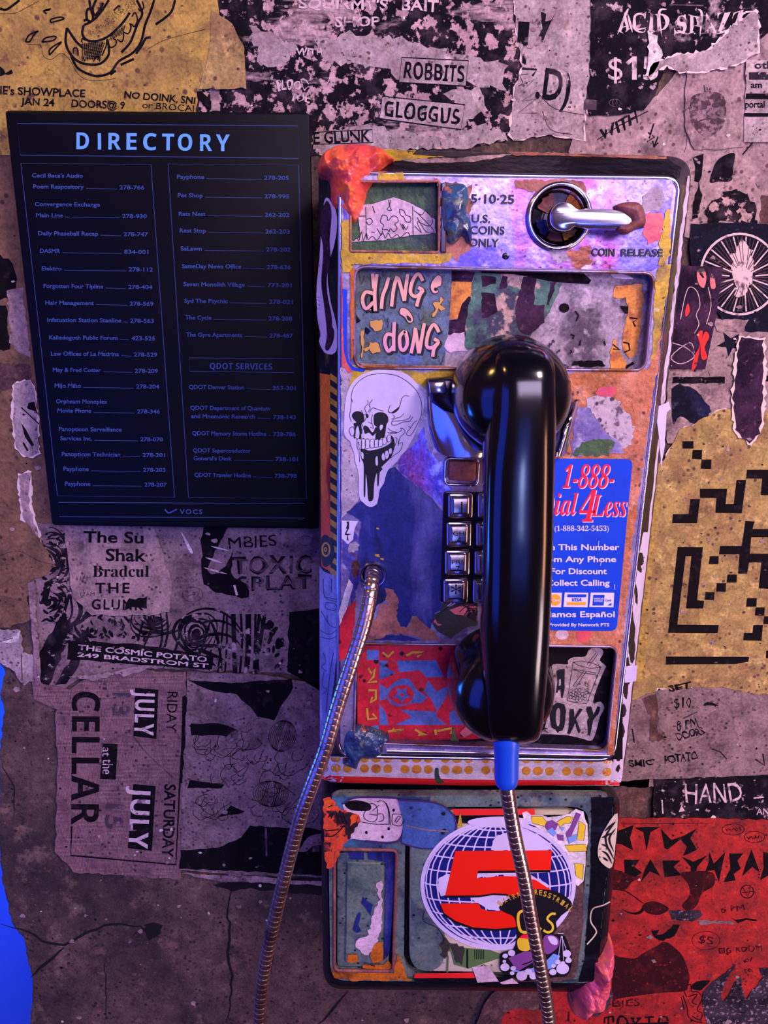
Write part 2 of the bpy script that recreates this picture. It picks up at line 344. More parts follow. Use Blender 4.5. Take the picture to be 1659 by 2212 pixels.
mat('card_blue', (14, 62, 200), .35, layers=[((12, 52, 176), 40, .5, .7)])
mat('card_red', (226, 22, 54), .4)
mat('card_white', (214, 206, 224), .4)
mat('card_gold', (240, 160, 30), .4)
mat('globe_blue', (18, 26, 104), .4)
mat('five_red', (226, 30, 10), .4)
mat('red_print', (206, 34, 52), .5, layers=[((180, 28, 44), 50, .5, .65), SP((30, 16, 24), 160)], bump=.3, bscale=200, grain=.35)
mat('blue_print', (88, 112, 176), .5, layers=[((72, 92, 150), 50, .5, .65), SP((24, 16, 30), 160)], bump=.3, bscale=200, grain=.35)
mat('gold_print', (196, 160, 44), .5, layers=[((140, 80, 50), 150, .55, .65)])
mat('art_teal', (92, 112, 132), .5, layers=[((78, 88, 66), 30, .46, .58), ((84, 104, 168), 40, .58, .66), ((40, 44, 52), 420, .6, .68)], bump=.3, grain=.5)
mat('art_peach', (228, 168, 148), .5, layers=[((220, 150, 176), 26, .45, .6)])
mat('art_ochre', (206, 150, 70), .5)
mat('art_pinkpaper', (206, 176, 190), .6, layers=[((180, 148, 160), 60, .5, .7)], grain=.35)
mat('art_lichen', (156, 140, 156), .7, layers=[((84, 70, 88), 40, .5, .62), ((190, 172, 186), 110, .56, .68), ((44, 34, 50), 60, .64, .67)], bump=.8, bscale=150, grain=.5)
mat('art_green', (72, 112, 98), .6, layers=[((50, 50, 74), 40, .46, .54), ((180, 148, 134), 90, .54, .60), ((110, 130, 116), 160, .6, .7)], bump=.4, grain=.5)
mat('art_orange', (220, 138, 48), .5, layers=[((170, 92, 40), 150, .5, .62)], bump=.4, grain=.35)
mat('tape_yellow', (206, 156, 44), .5, layers=[((150, 108, 40), 120, .5, .7)])
mat('tape_black', (24, 26, 34), .5)
mat('paint_flame', (216, 74, 26), .45, layers=[((226, 120, 40), 30, .45, .6, 'v'), ((150, 30, 30), 60, .56, .66, 'v'), ((20, 14, 20), 110, .68, .7)], grain=.35)
mat('paint_silver', (160, 156, 196), .45, .2, layers=[((120, 116, 170), 40, .5, .62, 'v')], grain=.35)
mat('line_purple', (60, 40, 90), .5)
mat('clay_brown', (120, 66, 66), .5, layers=[((150, 92, 80), 60, .5, .65)], bump=.4, grain=.35)
mat('wing_salmon', (214, 110, 110), .5, layers=[((40, 24, 34), 70, .54, .58)])
mat('olive_dark', (52, 50, 44), .5, bump=.4)
mat('dot_orange', (224, 152, 50), .5, layers=[((200, 112, 50), 80, .52, .64)], grain=.35)
mat('strip_white', (226, 214, 214), .45, layers=[((206, 186, 190), 50, .5, .66), ((50, 36, 40), 420, .68, .72)], grain=.35)
mat('stripe_red', (222, 36, 34), .45)
mat('purple_print', (120, 64, 132), .45); mat('yellow_print', (220, 190, 46), .45); mat('sky_print', (110, 150, 214), .45)
mat('cap_blue', (66, 96, 156), .45, layers=[((54, 80, 130), 40, .5, .65), SP((14, 12, 22), 140)], bump=.3, grain=.35)
mat('fire_print', (206, 70, 36), .5, layers=[((44, 20, 28), 60, .5, .54), ((150, 50, 60), 40, .56, .66)], bump=.5, grain=.35)
mat('green_print', (80, 112, 62), .5); mat('cream_print', (206, 190, 160), .5, layers=[SP((60, 50, 46), 260), ((150, 140, 120), 60, .5, .7)])
mat('tape_clear_white', (214, 200, 226), .3, layers=[((150, 130, 150), 120, .5, .66)], bump=.8, bscale=200)
mat('olive_edge', (110, 100, 60), .35, .3, layers=[((66, 60, 52), 40, .46, .58, 'v'), ((150, 110, 80), 160, .6, .7)], bump=.8, bscale=160, grain=.35)
mat('brown_edge', (118, 72, 62), .4, .2, layers=[((70, 50, 56), 60, .46, .58, 'v')], bump=.8, bscale=160, grain=.35)

def plate(outer, holes, d0, d1, mb=None):
    """flat plate with real openings"""
    mb = mb or MB(); Ls = [[P(a, b, d1) for a, b in l] for l in [outer]+holes]
    flat = [q for l in Ls for q in l]; fs = []
    for t in tessellate_polygon([[Vector((q.x, q.z, 0)) for q in l] for l in Ls]):
        n = (flat[t[1]]-flat[t[0]]).cross(flat[t[2]]-flat[t[0]]); fs.append(t if n.y < 0 else t[::-1])
    mb.tri(flat, fs)
    for l in Ls:
        N = len(l); mb.tri(l+[Vector((q.x, -d0, q.z)) for q in l], [(i, (i+1) % N, N+(i+1) % N, N+i) for i in range(N)])
    return mb
def tube(mb, pts, r, closed=False, n=8, rf=None):
    N = len(pts); rings = []; up = Vector((0, -1, 0)); pn = None
    for i in range(N):
        a = pts[i-1] if (i or closed) else pts[i]; c = pts[(i+1) % N] if (i < N-1 or closed) else pts[i]
        t = (c-a).normalized(); n1 = pn if pn is not None else up
        n1 = (n1-t*n1.dot(t)).normalized() if (n1-t*n1.dot(t)).length > 1e-6 else Vector((1, 0, 0)); pn = n1
        n2 = t.cross(n1); rr = rf(i) if rf else r
        rings.append([pts[i]+n1*rr*math.cos(2*math.pi*k/n)+n2*rr*math.sin(2*math.pi*k/n) for k in range(n)])
    if closed: rings.append(rings[0])
    mb.loft(rings, cap=not closed); return mb
def resample(p, n):
    L = [0]
    for i in range(len(p)): L.append(L[-1]+math.dist(p[i], p[(i+1) % len(p)]))
    out = []; k = 0
    for j in range(n):
        s = L[-1]*j/n
        while L[k+1] < s: k += 1
        t = (s-L[k])/((L[k+1]-L[k]) or 1); a = p[k]; b = p[(k+1) % len(p)]
        out.append((a[0]+(b[0]-a[0])*t, a[1]+(b[1]-a[1])*t))
    return out
def blob(outline, d0, h, name, mt, parent=None, amp=.004, fs=90, n=90, m=22, rim=None, **kw):
    """mound of sticky stuff over an outline of any shape, folded by noise"""
    o = sm(outline, True, 4); N = len(o); xs = [p[0] for p in o]; ys = [p[1] for p in o]
    x0, x1, y0, y1 = min(xs), max(xs), min(ys), max(ys); stp = max(x1-x0, y1-y0)/n
    rim = rim or min(x1-x0, y1-y0)*.38
    def inside(x, y):
        r = False; k = N-1
        for i in range(N):
            if (o[i][1] > y) != (o[k][1] > y) and x < (o[k][0]-o[i][0])*(y-o[i][1])/(o[k][1]-o[i][1])+o[i][0]: r = not r
            k = i
        return r
    def edge(x, y):
        b = 1e9; q = None
        for i in range(N):
            ax, ay = o[i-1]; dx, dy = o[i][0]-ax, o[i][1]-ay; t = max(0, min(1, ((x-ax)*dx+(y-ay)*dy)/(dx*dx+dy*dy+1e-9)))
            e_ = math.hypot(x-ax-dx*t, y-ay-dy*t)
            if e_ < b: b = e_; q = (ax+dx*t, ay+dy*t)
        return b, q
    nx = int((x1-x0)/stp)+3; ny = int((y1-y0)/stp)+3; G = {}; V = []; fs_ = []; info = {}
    for i in range(nx):
        for j in range(ny):
            x, y = x0+(i-1)*stp, y0+(j-1)*stp; info[i, j] = (inside(x, y), x, y)
    def vid(i, j):
        if (i, j) in G: return G[i, j]
        ins, x, y = info[i, j]; e_, q = edge(x, y)
        if not ins or e_ < stp*.5: x, y = q; e_ = 0
        u = min(1, e_/rim); hh = h*math.sqrt(max(0, 1-(1-u)**2)); p = P(x, y, d0); w_ = min(1, e_/(rim*.25))
        nz = noise.fractal(p*fs, .8, 2.1, 4)*amp+abs(noise.noise(Vector((p.x*fs*1.5+5, p.y, p.z*fs*.8))))*amp*1.2
        V.append(Vector((p.x+nz*.3*w_, p.y-hh-nz*w_, p.z+nz*.2*w_))); G[i, j] = len(V)-1; return len(V)-1
    for i in range(nx-1):
        for j in range(ny-1):
            c = [(i, j), (i+1, j), (i+1, j+1), (i, j+1)]
            if any(info[k][0] for k in c):
                f = [vid(*k) for k in c]; fs_.append(tuple(f))
    # skirt going back to what it sticks on
    cnt = {}
    for f in fs_:
        for k in range(4):
            e2 = (f[k], f[(k+1) % 4]); cnt[e2] = 1
    B = {}
    for (a_, b_) in list(cnt):
        if (b_, a_) not in cnt:
            for q in (a_, b_):
                if q not in B: V.append(V[q]+Vector((0, .004, 0))); B[q] = len(V)-1
            fs_.append((b_, a_, B[a_], B[b_]))
    mb = MB(); mb.tri(V, fs_); return mb.build(name, mt, parent, smooth=1, recalc=True, **kw)

# ------------------------------------------------------------------ the wall
wall_o = Q("-700,-500 2300,-500 2300,3200 140,3200 105,2600")+jag(Q("70,2400 63,2211 67,2160 67,2110 55,2060 48,2024 25,2000 15,1954 3,1909 0,1870 -6,1800 -3,1720 -5,1640 7,1530 -4,1500 9,1455 -6,1430"), 2, 9, 3, False)+Q("-60,1400 -700,1380")
wall = MB().prism(wall_o, -.035, 0, bev=.002).build('wall_back', 'concrete', kind='structure', label='mottled grey concrete wall, torn open at its lower left edge')
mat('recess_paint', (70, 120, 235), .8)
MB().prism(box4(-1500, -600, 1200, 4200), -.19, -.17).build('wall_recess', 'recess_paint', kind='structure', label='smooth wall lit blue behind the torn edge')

# cracks and breaks in the plaster
ck = MB()
for s, wd in [("0,1993 60,2014 105,2040 140,2044 190,2012 225,1998 260,1998 330,2004", 4), ("140,2044 100,2080 66,2112", 5), ("497,1912 492,1980 497,2010 494,2060 500,2110 496,2190 487,2212", 4),
              ("752,2142 720,2180 688,2212", 4), ("228,2068 228,2110 226,2212", 1.4), ("590,1960 588,2110", 1.4), ("1,1640 28,1700 30,1760", 1.6), ("690,2250 640,2330", 4)]:
    ck.stroke(jag(Q(s), 3, 14, len(s), False), wd, .0004, taper=True)
ck.poly(jag(Q("305,2003 330,1992 352,2000 345,2018 322,2032"), 2, 8, 4), .00035)
ck.build('crack', 'crack_black', wall, label='dark cracks in the concrete')
LV = .0005
def sheet(name, label, cat, outline, mt, lvl, amp=2.5, step=11, seed=1, core=None, group=None, raw=False, parent=None):
    p = outline if raw else jag(outline, amp, step, seed)
    ob = MB().prism(p, LV*(lvl-1)+.0001, LV*lvl).build(name, mt, parent)
    if cat: ob['label'] = label; ob['category'] = cat
    elif label: ob['label'] = label
    group = group or {'gig_poster': 'gig posters pasted on the wall', 'paper_scrap': 'torn paper scraps on the wall'}.get(name)
    if group: ob['group'] = group
    ob['_d'] = LV*lvl
    if core:
        MB().prism(jag(grow(outline, core), amp*1.3, step*.8, seed+9), LV*(lvl-1)+.00005, LV*(lvl-1)+.00025).build('torn_edge', 'paper_torn_core', ob)
    return ob
class Art:
    """printing on a sheet: every ink one mesh"""
    def __init__(s, ob, d=None): s.ob = ob; s.d = ob['_d'] if d is None else d; s.k = 0; s.m = {}
    def _g(s, mt, name):
        key = (mt, name)
        if key not in s.m: s.k += 1; s.m[key] = (MB(), s.k)
        return s.m[key]
    def dd(s, k):
        off = .00008+.00004*k
        return (lambda x, y: s.d(x, y)+off) if callable(s.d) else s.d+off
    def text(s, mt, *a, name='lettering', **kw): g, k = s._g(mt, name); g.text(*a, s.dd(k), **kw); return s
    def poly(s, mt, p, name='print'): g, k = s._g(mt, name); g.poly(Q(p) if isinstance(p, str) else p, s.dd(k)); return s
    def line(s, mt, p, wd, name='print', closed=False, smooth=True, taper=False):
        g, k = s._g(mt, name); p = Q(p) if isinstance(p, str) else p
        g.stroke(sm(p, closed) if smooth else p, wd, s.dd(k), closed, taper); return s
    def done(s):
        for (mt, name), (mb, k) in s.m.items(): mb.build(name, mt, s.ob)
        if '_d' in s.ob: del s.ob['_d']
        return s.ob

# --- upper left: the yellow showplace poster
h = sheet('paper_scrap', 'greyish torn paper patch over the right corner of the yellow mouth poster', 'paper scrap', Q("455,20 500,50 528,105 532,190 430,192 452,110"), 'paper_ochre', 5, 2, 12, 2); Art(h).done()
h = sheet('gig_poster', 'yellow poster with an inked open mouth of teeth and SHOWPLACE lettering above the directory', 'poster', Q("-420,-300 440,-300 472,20 482,90 455,140 430,188 424,238 430,330 -430,340"), 'paper_yellow', 4, 2, 14, 5)
a = Art(h); z = 3.318; I = 'ink_black'
def YL(s, wd=9, closed=False, taper=False): a.line(I, Q(s, z), wd/z*1.45, 'drawing', closed, True, taper)
for s in ["480,200 470,300 500,380 560,440 640,462 720,455 775,400 780,340 768,280", "480,200 540,290 590,340", "600,180 590,240 620,285 680,295 760,270 830,215 890,150 930,90",
          "600,180 660,150 720,90 780,0", "510,400 550,480 620,525 700,545 790,520 850,440 950,380 1010,300 1040,180 1080,80 1105,0", "870,375 930,310 960,240 990,160 1020,100 1000,40 980,0",
          "690,-5 665,60 680,110 720,60 740,20", "640,0 650,60 665,110", "620,80 625,140 660,150 665,100 640,60 620,80", "600,150 620,140 640,155", "975,385 1020,320 1045,275 1080,268",
          "1115,175 1180,130 1230,80 1255,0", "0,60 40,70 90,40 140,0", "865,465 930,435 960,422", "790,535 830,505"]: YL(s, 12)
for s in ["780,330 800,340 830,320 832,290 810,275", "840,280 870,300 885,270 882,235", "885,230 920,240 938,200 930,165", "940,170 965,190 985,140 968,90 945,120", "990,60 1010,80 1030,50 1020,10", "600,410 605,440", "670,440 690,405 715,410 712,440",
          "730,400 760,330 765,290", "525,385 530,345 555,350 560,400", "585,300 590,275 610,290", "710,400 700,430"]: YL(s, 7)
for i in range(11): YL(f"{590+i*16},{300+(i%3)*5} {620+i*12-30},{440-i*2}", 4); YL(f"{580+i*4},{320+i*10} {745-i*3},{300+i*11}", 4)
for i in range(9): YL(f"{785+i*12},{290-i*6} {800+i*12},{250-i*9}", 4)
for s in ["200,300 185,295 210,250 275,222 250,240 215,295 200,300", "300,302 330,270 400,262 380,290 300,302", "355,395 360,350 440,300 400,345 355,395", "365,162 365,140 430,122 458,135 410,150 365,162", "365,62 310,78 355,70", "310,80 335,100", "815,75 850,40", "850,38 860,50"]: YL(s, 8)
rn = random.Random(3)
for i in range(150):
    t = rn.random(); x = 620+t*330+rn.uniform(-10, 60); y = 260-t*250+rn.uniform(-40, 20)
    if y > 4: a.poly(I, ell(x/z, y/z, .8, n=5), 'drawing')
YL("0,98 100,95 180,60 280,5", 2); YL("200,320 290,325 310,400 370,425 440,380 500,430 560,530 640,575 760,572 830,560", 2)
YL("1060,350 1200,280 1470,210", 2)
a.poly('ink_black', "0,143 8,150 12,158 25,150 28,158 18,162 12,160 0,165")
for t, x, y, hh, ww, an in [("IE's SHOWPLACE", 0, 203, 17, 184, 2.2), ("JAN 24", 45, 226, 15, 72, 2), ("DOORS@ 9", 154, 231, 16, 116, 2), ("NO DOINK, SNI", 268, 211, 15, 154, 5), ("or BROCAI", 307, 233, 13, 112, 4)]:
    a.text(I, t, x, y, hh, ww, ang=an, style='bold' if hh > 14 else '', wob=.8)
a.done()
# --- upper middle: the worn black poster
h = sheet('gig_poster', 'worn black band poster with ROBBITS and GLOGGUS boxes above the telephone', 'poster', Q("474,-300 1130,-300 1108,40 1125,110 1112,180 1118,250 1090,305 1000,318 900,322 700,335 600,330 425,330 428,190 470,188 474,20"), 'ink_very_worn', 2, 3, 12, 8)
a = Art(h)
a.poly('paper_pink', jag(Q("455,190 474,188 474,240 452,240"), 2, 10, 3))
W_ = 'ink_pale'; K = 'ink_worn'
a.poly('paper_grey', jag(Q("680,90 760,70 860,84 1000,120 1095,140 1090,190 1000,178 930,186 880,180 840,150 780,140 700,136"), 7, 12, 4)).poly('paper_grey', jag(Q("690,285 800,268 880,286 960,296 1050,270 1100,300 1000,318 900,322 700,330"), 6, 12, 6))
a.poly('paper_grey', jag(Q("540,60 600,75 640,110 610,150 560,140"), 7, 9, 7)).poly('paper_grey', jag(Q("960,198 1040,190 1052,230 1010,262 980,300 950,280 1000,240"), 5, 9, 8))
for t, x, y, hh, ww, an, wb in [("SQUIRMY'S", 645, 18, 22, 192, 1, 1.5), ("BAIT", 868, 22, 24, 78, 2, 1.5), ("SHOP", 724, 56, 21, 96, 1, 1.5), ("BLOOD", 600, 196, 20, 66, -4, 3), ("TOE", 628, 214, 16, 42, 10, 3), ("WITH", 640, 118, 14, 56, 1, 2)]:
    a.text(W_, t, x, y, hh, ww, ang=an, style='bold', wob=wb)
a.poly('paper_grey', "868,124 1012,131 1006,186 862,178", name='name_box').line('ink_black', "868,124 1012,131 1006,186 862,178", 2.5, closed=True, smooth=False).text('ink_black', "ROBBITS", 872, 169, 36, 130, ang=4, style='sansb', wob=1.2)
a.poly('paper_grey', "826,208 1004,226 996,280 820,256", name='name_box').line('ink_black', "826,208 1004,226 996,280 820,256", 2.5, closed=True, smooth=False).text('ink_black', "GLOGGUS", 828, 250, 34, 164, ang=7, style='sansb', wob=2)
a.poly('paper_grey', jag(Q("676,284 806,280 806,318 676,320"), 3, 10, 2), name='name_box').text('ink_black', "E GLUNK", 678, 310, 25, 122, ang=-2, wob=1, style='bold').line('ink_black', "676,286 804,280 806,308 676,312", 2, smooth=False)
a.done()
h = sheet('paper_scrap', 'small black torn paper piece beside the worn black poster bottom corner', 'paper scrap', Q("424,196 436,198 456,218 456,238 428,214"), 'ink_black', 5, 1.5, 8, 2); Art(h).done()
# --- light strip with Y and .D)
h = sheet('gig_poster', 'pale poster strip with big Y and D letters left of the dark price poster', 'poster', Q("1098,-300 1290,-300 1284,60 1275,150 1264,248 1262,300 1236,296 1190,290 1110,300 1102,288 1112,200 1130,140 1116,60"), 'paper_grey', 3, 3, 12, 12, core=3)
a = Art(h); a.poly(K, "1168,25 1180,30 1178,46 1190,44 1200,28 1196,36 1182,66 1172,92 1158,88 1172,62").poly(K, "1120,46 1144,48 1140,100 1136,140 1128,136 1130,96 1118,90").text(K, ".D)", 1156, 210, 66, 74, ang=8, style='bold', wob=1)
a.line('ink_faded', "1140,160 1122,162 1130,178 1120,186 1156,170 1124,200 1160,198 1126,218 1158,214 1120,244 1160,244", 1.6, smooth=False).line(K, "1128,148 1160,150 1150,164", 5, smooth=False)
a.line('ink_faded', "1166,205 1200,235 1262,248", 1.5).line('ink_faded', "1172,240 1190,280 1236,290", 1.5); a.done()
# --- acid price poster
h = sheet('gig_poster', 'dark poster with spiky title ACID SPAZZ and $15 price at top right', 'poster', Q("1284,-300 2200,-300 2200,60 1659,70 1600,120 1530,150 1440,130 1420,190 1405,220 1390,236 1340,248 1264,248 1274,150"), 'ink_worn', 4, 2.5, 12, 15)
a = Art(h)
a.text('ink_pale', "ACID", 1334, 68, 40, 112, ang=0, style='serifb', wob=4).text('ink_pale', "SPAZZ", 1462, 76, 40, 150, ang=-4, style='serifb', wob=4)
for s in ["1334,74 1352,30 1358,18", "1366,70 1356,30", "1388,28 1372,34 1372,62 1396,60", "1440,20 1424,26 1430,80", "1486,74 1462,66", "1512,78 1516,30 1508,20", "1560,82 1590,78 1604,30 1640,26", "1600,64 1632,30"]: a.line('ink_pale', s, 4, taper=True)
a.text('ink_pale', "$15", 1314, 172, 50, 108, ang=0, style='sansb').text('ink_faded', "2", 1268, 232, 14, 14).line('ink_faded', ell(1328, 222, 12, 8), 1, closed=True).line('ink_faded', ell(1328, 222, 5, 8), 1, closed=True).line('ink_faded', "1446,10 1520,12", 3, smooth=False)
a.poly('ink_faded', "1264,214 1290,216 1288,238 1262,236").text('ink_pale', "Z", 1270, 234, 15, 12); a.done()
# --- mid right pink paper (under)
h = sheet('paper_layer', 'pinkish aged paper layer right above the telephone with arrows and WITH strip', 'paper layer', Q("1262,240 1400,225 1470,150 1659,60 2200,50 2200,520 1500,520 1300,420 1230,330 1236,296"), 'paper_pink', 2, 3, 12, 21)
a = Art(h)
a.line('ink_faded', "1480,230 1484,300 1478,330", 1.5).line(K, "1290,302 1340,270 1400,240", 2, smooth=False).text(K, "WITH", 1298, 306, 24, 92, ang=-28, style='bold', wob=2, sh=.3).line(K, "1412,268 1402,300 1398,306 1414,296 1400,286", 3, smooth=False).line(K, "1426,286 1412,318 1410,304", 3, smooth=False).line(K, "1412,318 1422,308", 3, smooth=False)
a.poly(K, "1496,340 1520,332 1516,380 1510,394 1500,392 1502,360").poly(K, sm(Q("1586,330 1552,344 1538,372 1534,394 1552,392 1580,390 1584,360"), True)).line(K, "1626,308 1604,334", 3)
a.poly(K, jag(Q("1510,394 1516,420 1510,470 1494,472 1498,430"), 2, 8, 4)).poly('ink_very_worn', jag(Q("1536,430 1575,410 1620,420 1640,480 1530,482 1522,460"), 6, 10, 5)).poly('ink_brown', jag(Q("1644,420 1700,420 1700,480 1642,482"), 3, 10, 5)); a.done()
h = sheet('paper_scrap', 'torn light paper flap hanging over the dark price poster', 'paper scrap', Q("1400,66 1420,80 1430,120 1412,158 1392,168 1400,130"), 'paper_white', 6, 3, 9, 3); Art(h).done()
h = sheet('paper_scrap', 'large curled pale tear running up to the right over the ACID poster', 'paper scrap', Q("1398,166 1412,134 1470,118 1530,110 1580,60 1632,22 1640,60 1636,110 1590,140 1530,152 1470,156 1440,140 1420,150 1408,168"), 'paper_grey', 6, 3, 9, 6, core=3); Art(h).done()
h = sheet('flyer', 'small faded portrait flyer of a bearded face at upper right', 'flyer', Q("1484,152 1600,158 1620,200 1606,318 1500,324 1478,270"), 'paper_pink', 4, 2, 12, 31)
a = Art(h); a.poly('ink_halftone', sm(Q("1492,220 1500,205 1540,198 1564,210 1568,250 1556,280 1526,296 1500,276 1490,250"), True)).poly('ink_faded', ell(1518, 232, 10, 5)).poly('ink_faded', ell(1546, 228, 9, 5)).line('ink_faded', "1510,262 1530,256 1552,260", 3).text('ink_faded', "he", 1520, 198, 14, 18, style='serifb', wob=1); a.done()
h = sheet('flyer', 'cropped black and white listing with the words am and portal at right edge', 'flyer', Q("1612,130 1900,125 1900,306 1606,306 1610,220"), 'paper_grey', 5, 1.5, 14, 33)
a = Art(h); a.poly(K, "1618,156 1900,152 1900,172 1618,172").poly(K, "1612,202 1900,202 1900,216 1610,214").poly(K, "1608,244 1900,246 1900,252 1608,252").text('ink_black', "am", 1622, 190, 14, 24, style='bold').text('ink_black', "portal", 1610, 232, 14, 42, style='bold').text(K, "oth", 1630, 148, 16, 40, style='bold'); a.done()
# --- wheel poster
h = sheet('gig_poster', 'dark blue poster with a spoked wheel right of the telephone', 'poster', Q("1494,484 1545,480 1700,484 1900,484 1900,718 1608,716 1606,700 1560,690 1500,600 1490,540"), 'ink_blueblack', 4, 2, 14, 41)
a = Art(h); a.poly('paper_pink', jag(Q("1540,690 1616,690 1608,716 1548,716"), 2, 9, 2))
for i in range(54):
    t = 2*math.pi*i/54; c = (1604, 596); r1 = 24+rn.uniform(-8, 14)
    a.line('ink_brown' if i % 3 else 'ink_pale', [(c[0]+r1*math.cos(t), c[1]+r1*math.sin(t)), (1598+80*math.cos(t), 592+82*math.sin(t))], 1.6 if i % 3 else 3, smooth=False)
a.poly('ink_pale', jag(sm(Q("1580,560 1600,520 1622,540 1630,590 1616,620 1590,640 1584,600"), True, 2), 6, 8, 2))
a.line('ink_pale', ell(1598, 592, 84, 87, 40), 5, closed=True, smooth=False); a.done()
h = sheet('postcard', 'dark glossy card with red flames and swirls tucked beside the telephone', 'card', Q("1400,570 1562,577 1546,690 1524,798 1400,796"), 'ink_plum', 7, .5, 60, 43)
a = Art(h)
for s in ["1500,720 1510,700 1504,680 1512,660 1506,630 1490,620 1480,640 1470,690", "1450,740 1480,750 1500,770 1470,786 1450,770 1490,740 1500,762", "1530,620 1536,660 1526,700"]: a.line('ink_pale', s, 1.6)
for s in ["1494,800 1500,770 1512,745 1506,722 1518,715 1512,750 1504,790", "1516,775 1514,740 1524,716 1532,728 1522,750 1528,772", "1480,672 1486,655 1490,672 1482,684"]: a.poly('five_red', sm(Q(s), True))
a.poly('wing_salmon', sm(Q("1506,585 1520,580 1526,600 1520,622 1508,610"), True)).poly('wing_salmon', sm(Q("1540,590 1546,620 1536,622 1534,600"), True)).line('ink_black', "1512,590 1520,600", 4); a.done()
# --- star paper and long smear
h = sheet('paper_layer', 'speckled pink paper with a black star and a dark smear at right', 'paper layer', Q("1440,690 1540,700 1900,715 1900,990 1600,960 1440,960"), 'paper_pink', 3, 3, 12, 51)
a = Art(h); st = []
for i in range(10):
    t = math.pi*i/5-.2; rr = 30 if i % 2 else 12; st.append((1577+rr*math.cos(t), 742+rr*math.sin(t)*.95))
a.poly('ink_blueblack', st).poly(K, jag(Q("1452,814 1566,814 1566,828 1452,828"), 1, 10, 2)).poly('ink_black', "1650,812 1900,812 1900,824 1650,824").poly('ink_blueblack', jag(sm(Q("1452,840 1490,836 1532,880 1524,910 1500,918 1470,900 1452,912"), True), 3, 8, 3)); a.done()
h = sheet('paper_scrap', 'long dark smudged paper strip ending in a torn point at right edge', 'paper scrap', Q("1600,730 1648,733 1650,800 1646,900 1640,935 1622,958 1590,930 1584,860 1592,780"), 'ink_plum', 6, 3, 9, 54, core=5); Art(h).done()
# --- yellow pixel poster
h = sheet('gig_poster', 'ochre poster with blocky black pixel lettering right of the telephone', 'poster', Q("1300,980 1430,1000 1470,930 1560,885 1640,890 1900,870 1900,1520 1640,1502 1560,1490 1490,1500 1420,1485 1390,1540 1300,1560"), 'paper_ochre', 4, 3, 13, 61, core=2)
a = Art(h); X = lambda s: Q(s, 3.16, 1259, 953)
for s in ["680,50 680,0 755,0 755,50", "750,60 815,60 812,125 745,122", "812,125 878,125 875,190 805,188", "800,325 985,325 975,430 1030,430 1050,265 1115,265 1085,492 905,490 912,388 800,386", "735,395 800,395 780,560 610,560 615,498 722,498",
          "1120,195 1300,195 1300,255 1115,255", "1225,255 1300,255 1300,370 1215,368", "1110,545 1172,548 1158,600 1300,600 1300,655 1150,655 1140,768 1300,768 1300,828 1135,828 1122,905 1060,905 1070,772 930,772 938,715 1085,715",
          "648,722 820,724 780,1085 828,1090 822,1142 705,1142 742,785 702,785 645,1252 928,1255 920,1310 582,1308", "868,785 928,785 925,840 860,840", "988,910 1052,910 1050,965 982,965", "915,970 978,970 975,1028 910,1026", "838,1030 900,1032 895,1085 832,1083",
          "1220,828 1300,828 1300,1010 1200,1005", "1120,1072 1188,1072 1185,1130 1115,1130", "1180,1135 1242,1135 1238,1192 1175,1190", "1238,1195 1300,1195 1300,1250 1232,1248", "1165,1255 1230,1255 1220,1362 1095,1360 1100,1308 1158,1308", "568,1470 1135,1472 1130,1505 1040,1522 568,1525", "1252,1430 1300,1430 1300,1485 1250,1482"]:
    a.poly('ink_brown' if 'x' in s else 'ink_black', X(s))
a.poly('paper_yellow', Q("1330,1480 1400,1060 1428,1070 1402,1300 1392,1470")); a.done()
# --- dim lower right handwriting paper
h = sheet('paper_layer', 'mauve weathered paper with handwritten 8PM DOORS and POTATO below the pixel poster', 'paper layer', Q("1300,1540 1400,1500 1440,1490 1560,1485 1640,1500 1900,1500 1900,1700 1300,1700"), 'paper_dim', 5, 3, 12, 71)
a = Art(h)
for t, x, y, hh, ww, an in [("SET", 1446, 1494, 12, 50, -10), ("$10", 1456, 1528, 22, 38, 2), ("8 PM", 1462, 1578, 20, 48, -8), ("DOORS", 1464, 1600, 16, 60, -14), ("SMIC", 1358, 1656, 15, 54, -2), ("POTATO", 1436, 1650, 17, 72, -8)]: a.text('ink_black', t, x, y, hh, ww, ang=an, wob=2.5, style='bold' if hh < 18 else '')
a.poly('ink_brown', jag(Q("1388,1512 1414,1498 1424,1530 1420,1580 1440,1600 1400,1600 1406,1550"), 3, 9, 4)).line('ink_black', "1366,1574 1370,1604", 2.5).line('ink_black', "1520,1524 1530,1520 1552,1524", 5, taper=True).line('ink_faded', "1476,1552 1506,1538", 3)
a.line('ink_black', "1538,1618 1556,1624 1570,1640", 2, smooth=False).line('ink_black', "1632,1640 1652,1654 1648,1628", 3, smooth=False); a.done()
h = sheet('gig_poster', 'black strip poster with chalky HAND lettering above the red poster', 'poster', Q("1412,1684 1520,1680 1900,1668 1900,1772 1410,1768"), 'ink_worn', 6, 1.5, 14, 75)
a = Art(h); a.text('ink_pale', "HAND", 1480, 1734, 40, 122, ang=-1, wob=2.5).text('ink_pale', "AND", 1634, 1760, 14, 42, wob=1).line('ink_pale', "1628,1724 1650,1722", 3).line('ink_pale', "1430,1728 1432,1758", 3).poly('ink_pale', "1472,1740 1480,1752 1466,1754"); a.done()
h = sheet('paper_scrap', 'dark blank paper square between the telephone and the HAND strip', 'paper scrap', Q("1310,1690 1402,1684 1396,1768 1310,1768"), 'ink_brown', 5, 1.5, 14, 76); Art(h).done()
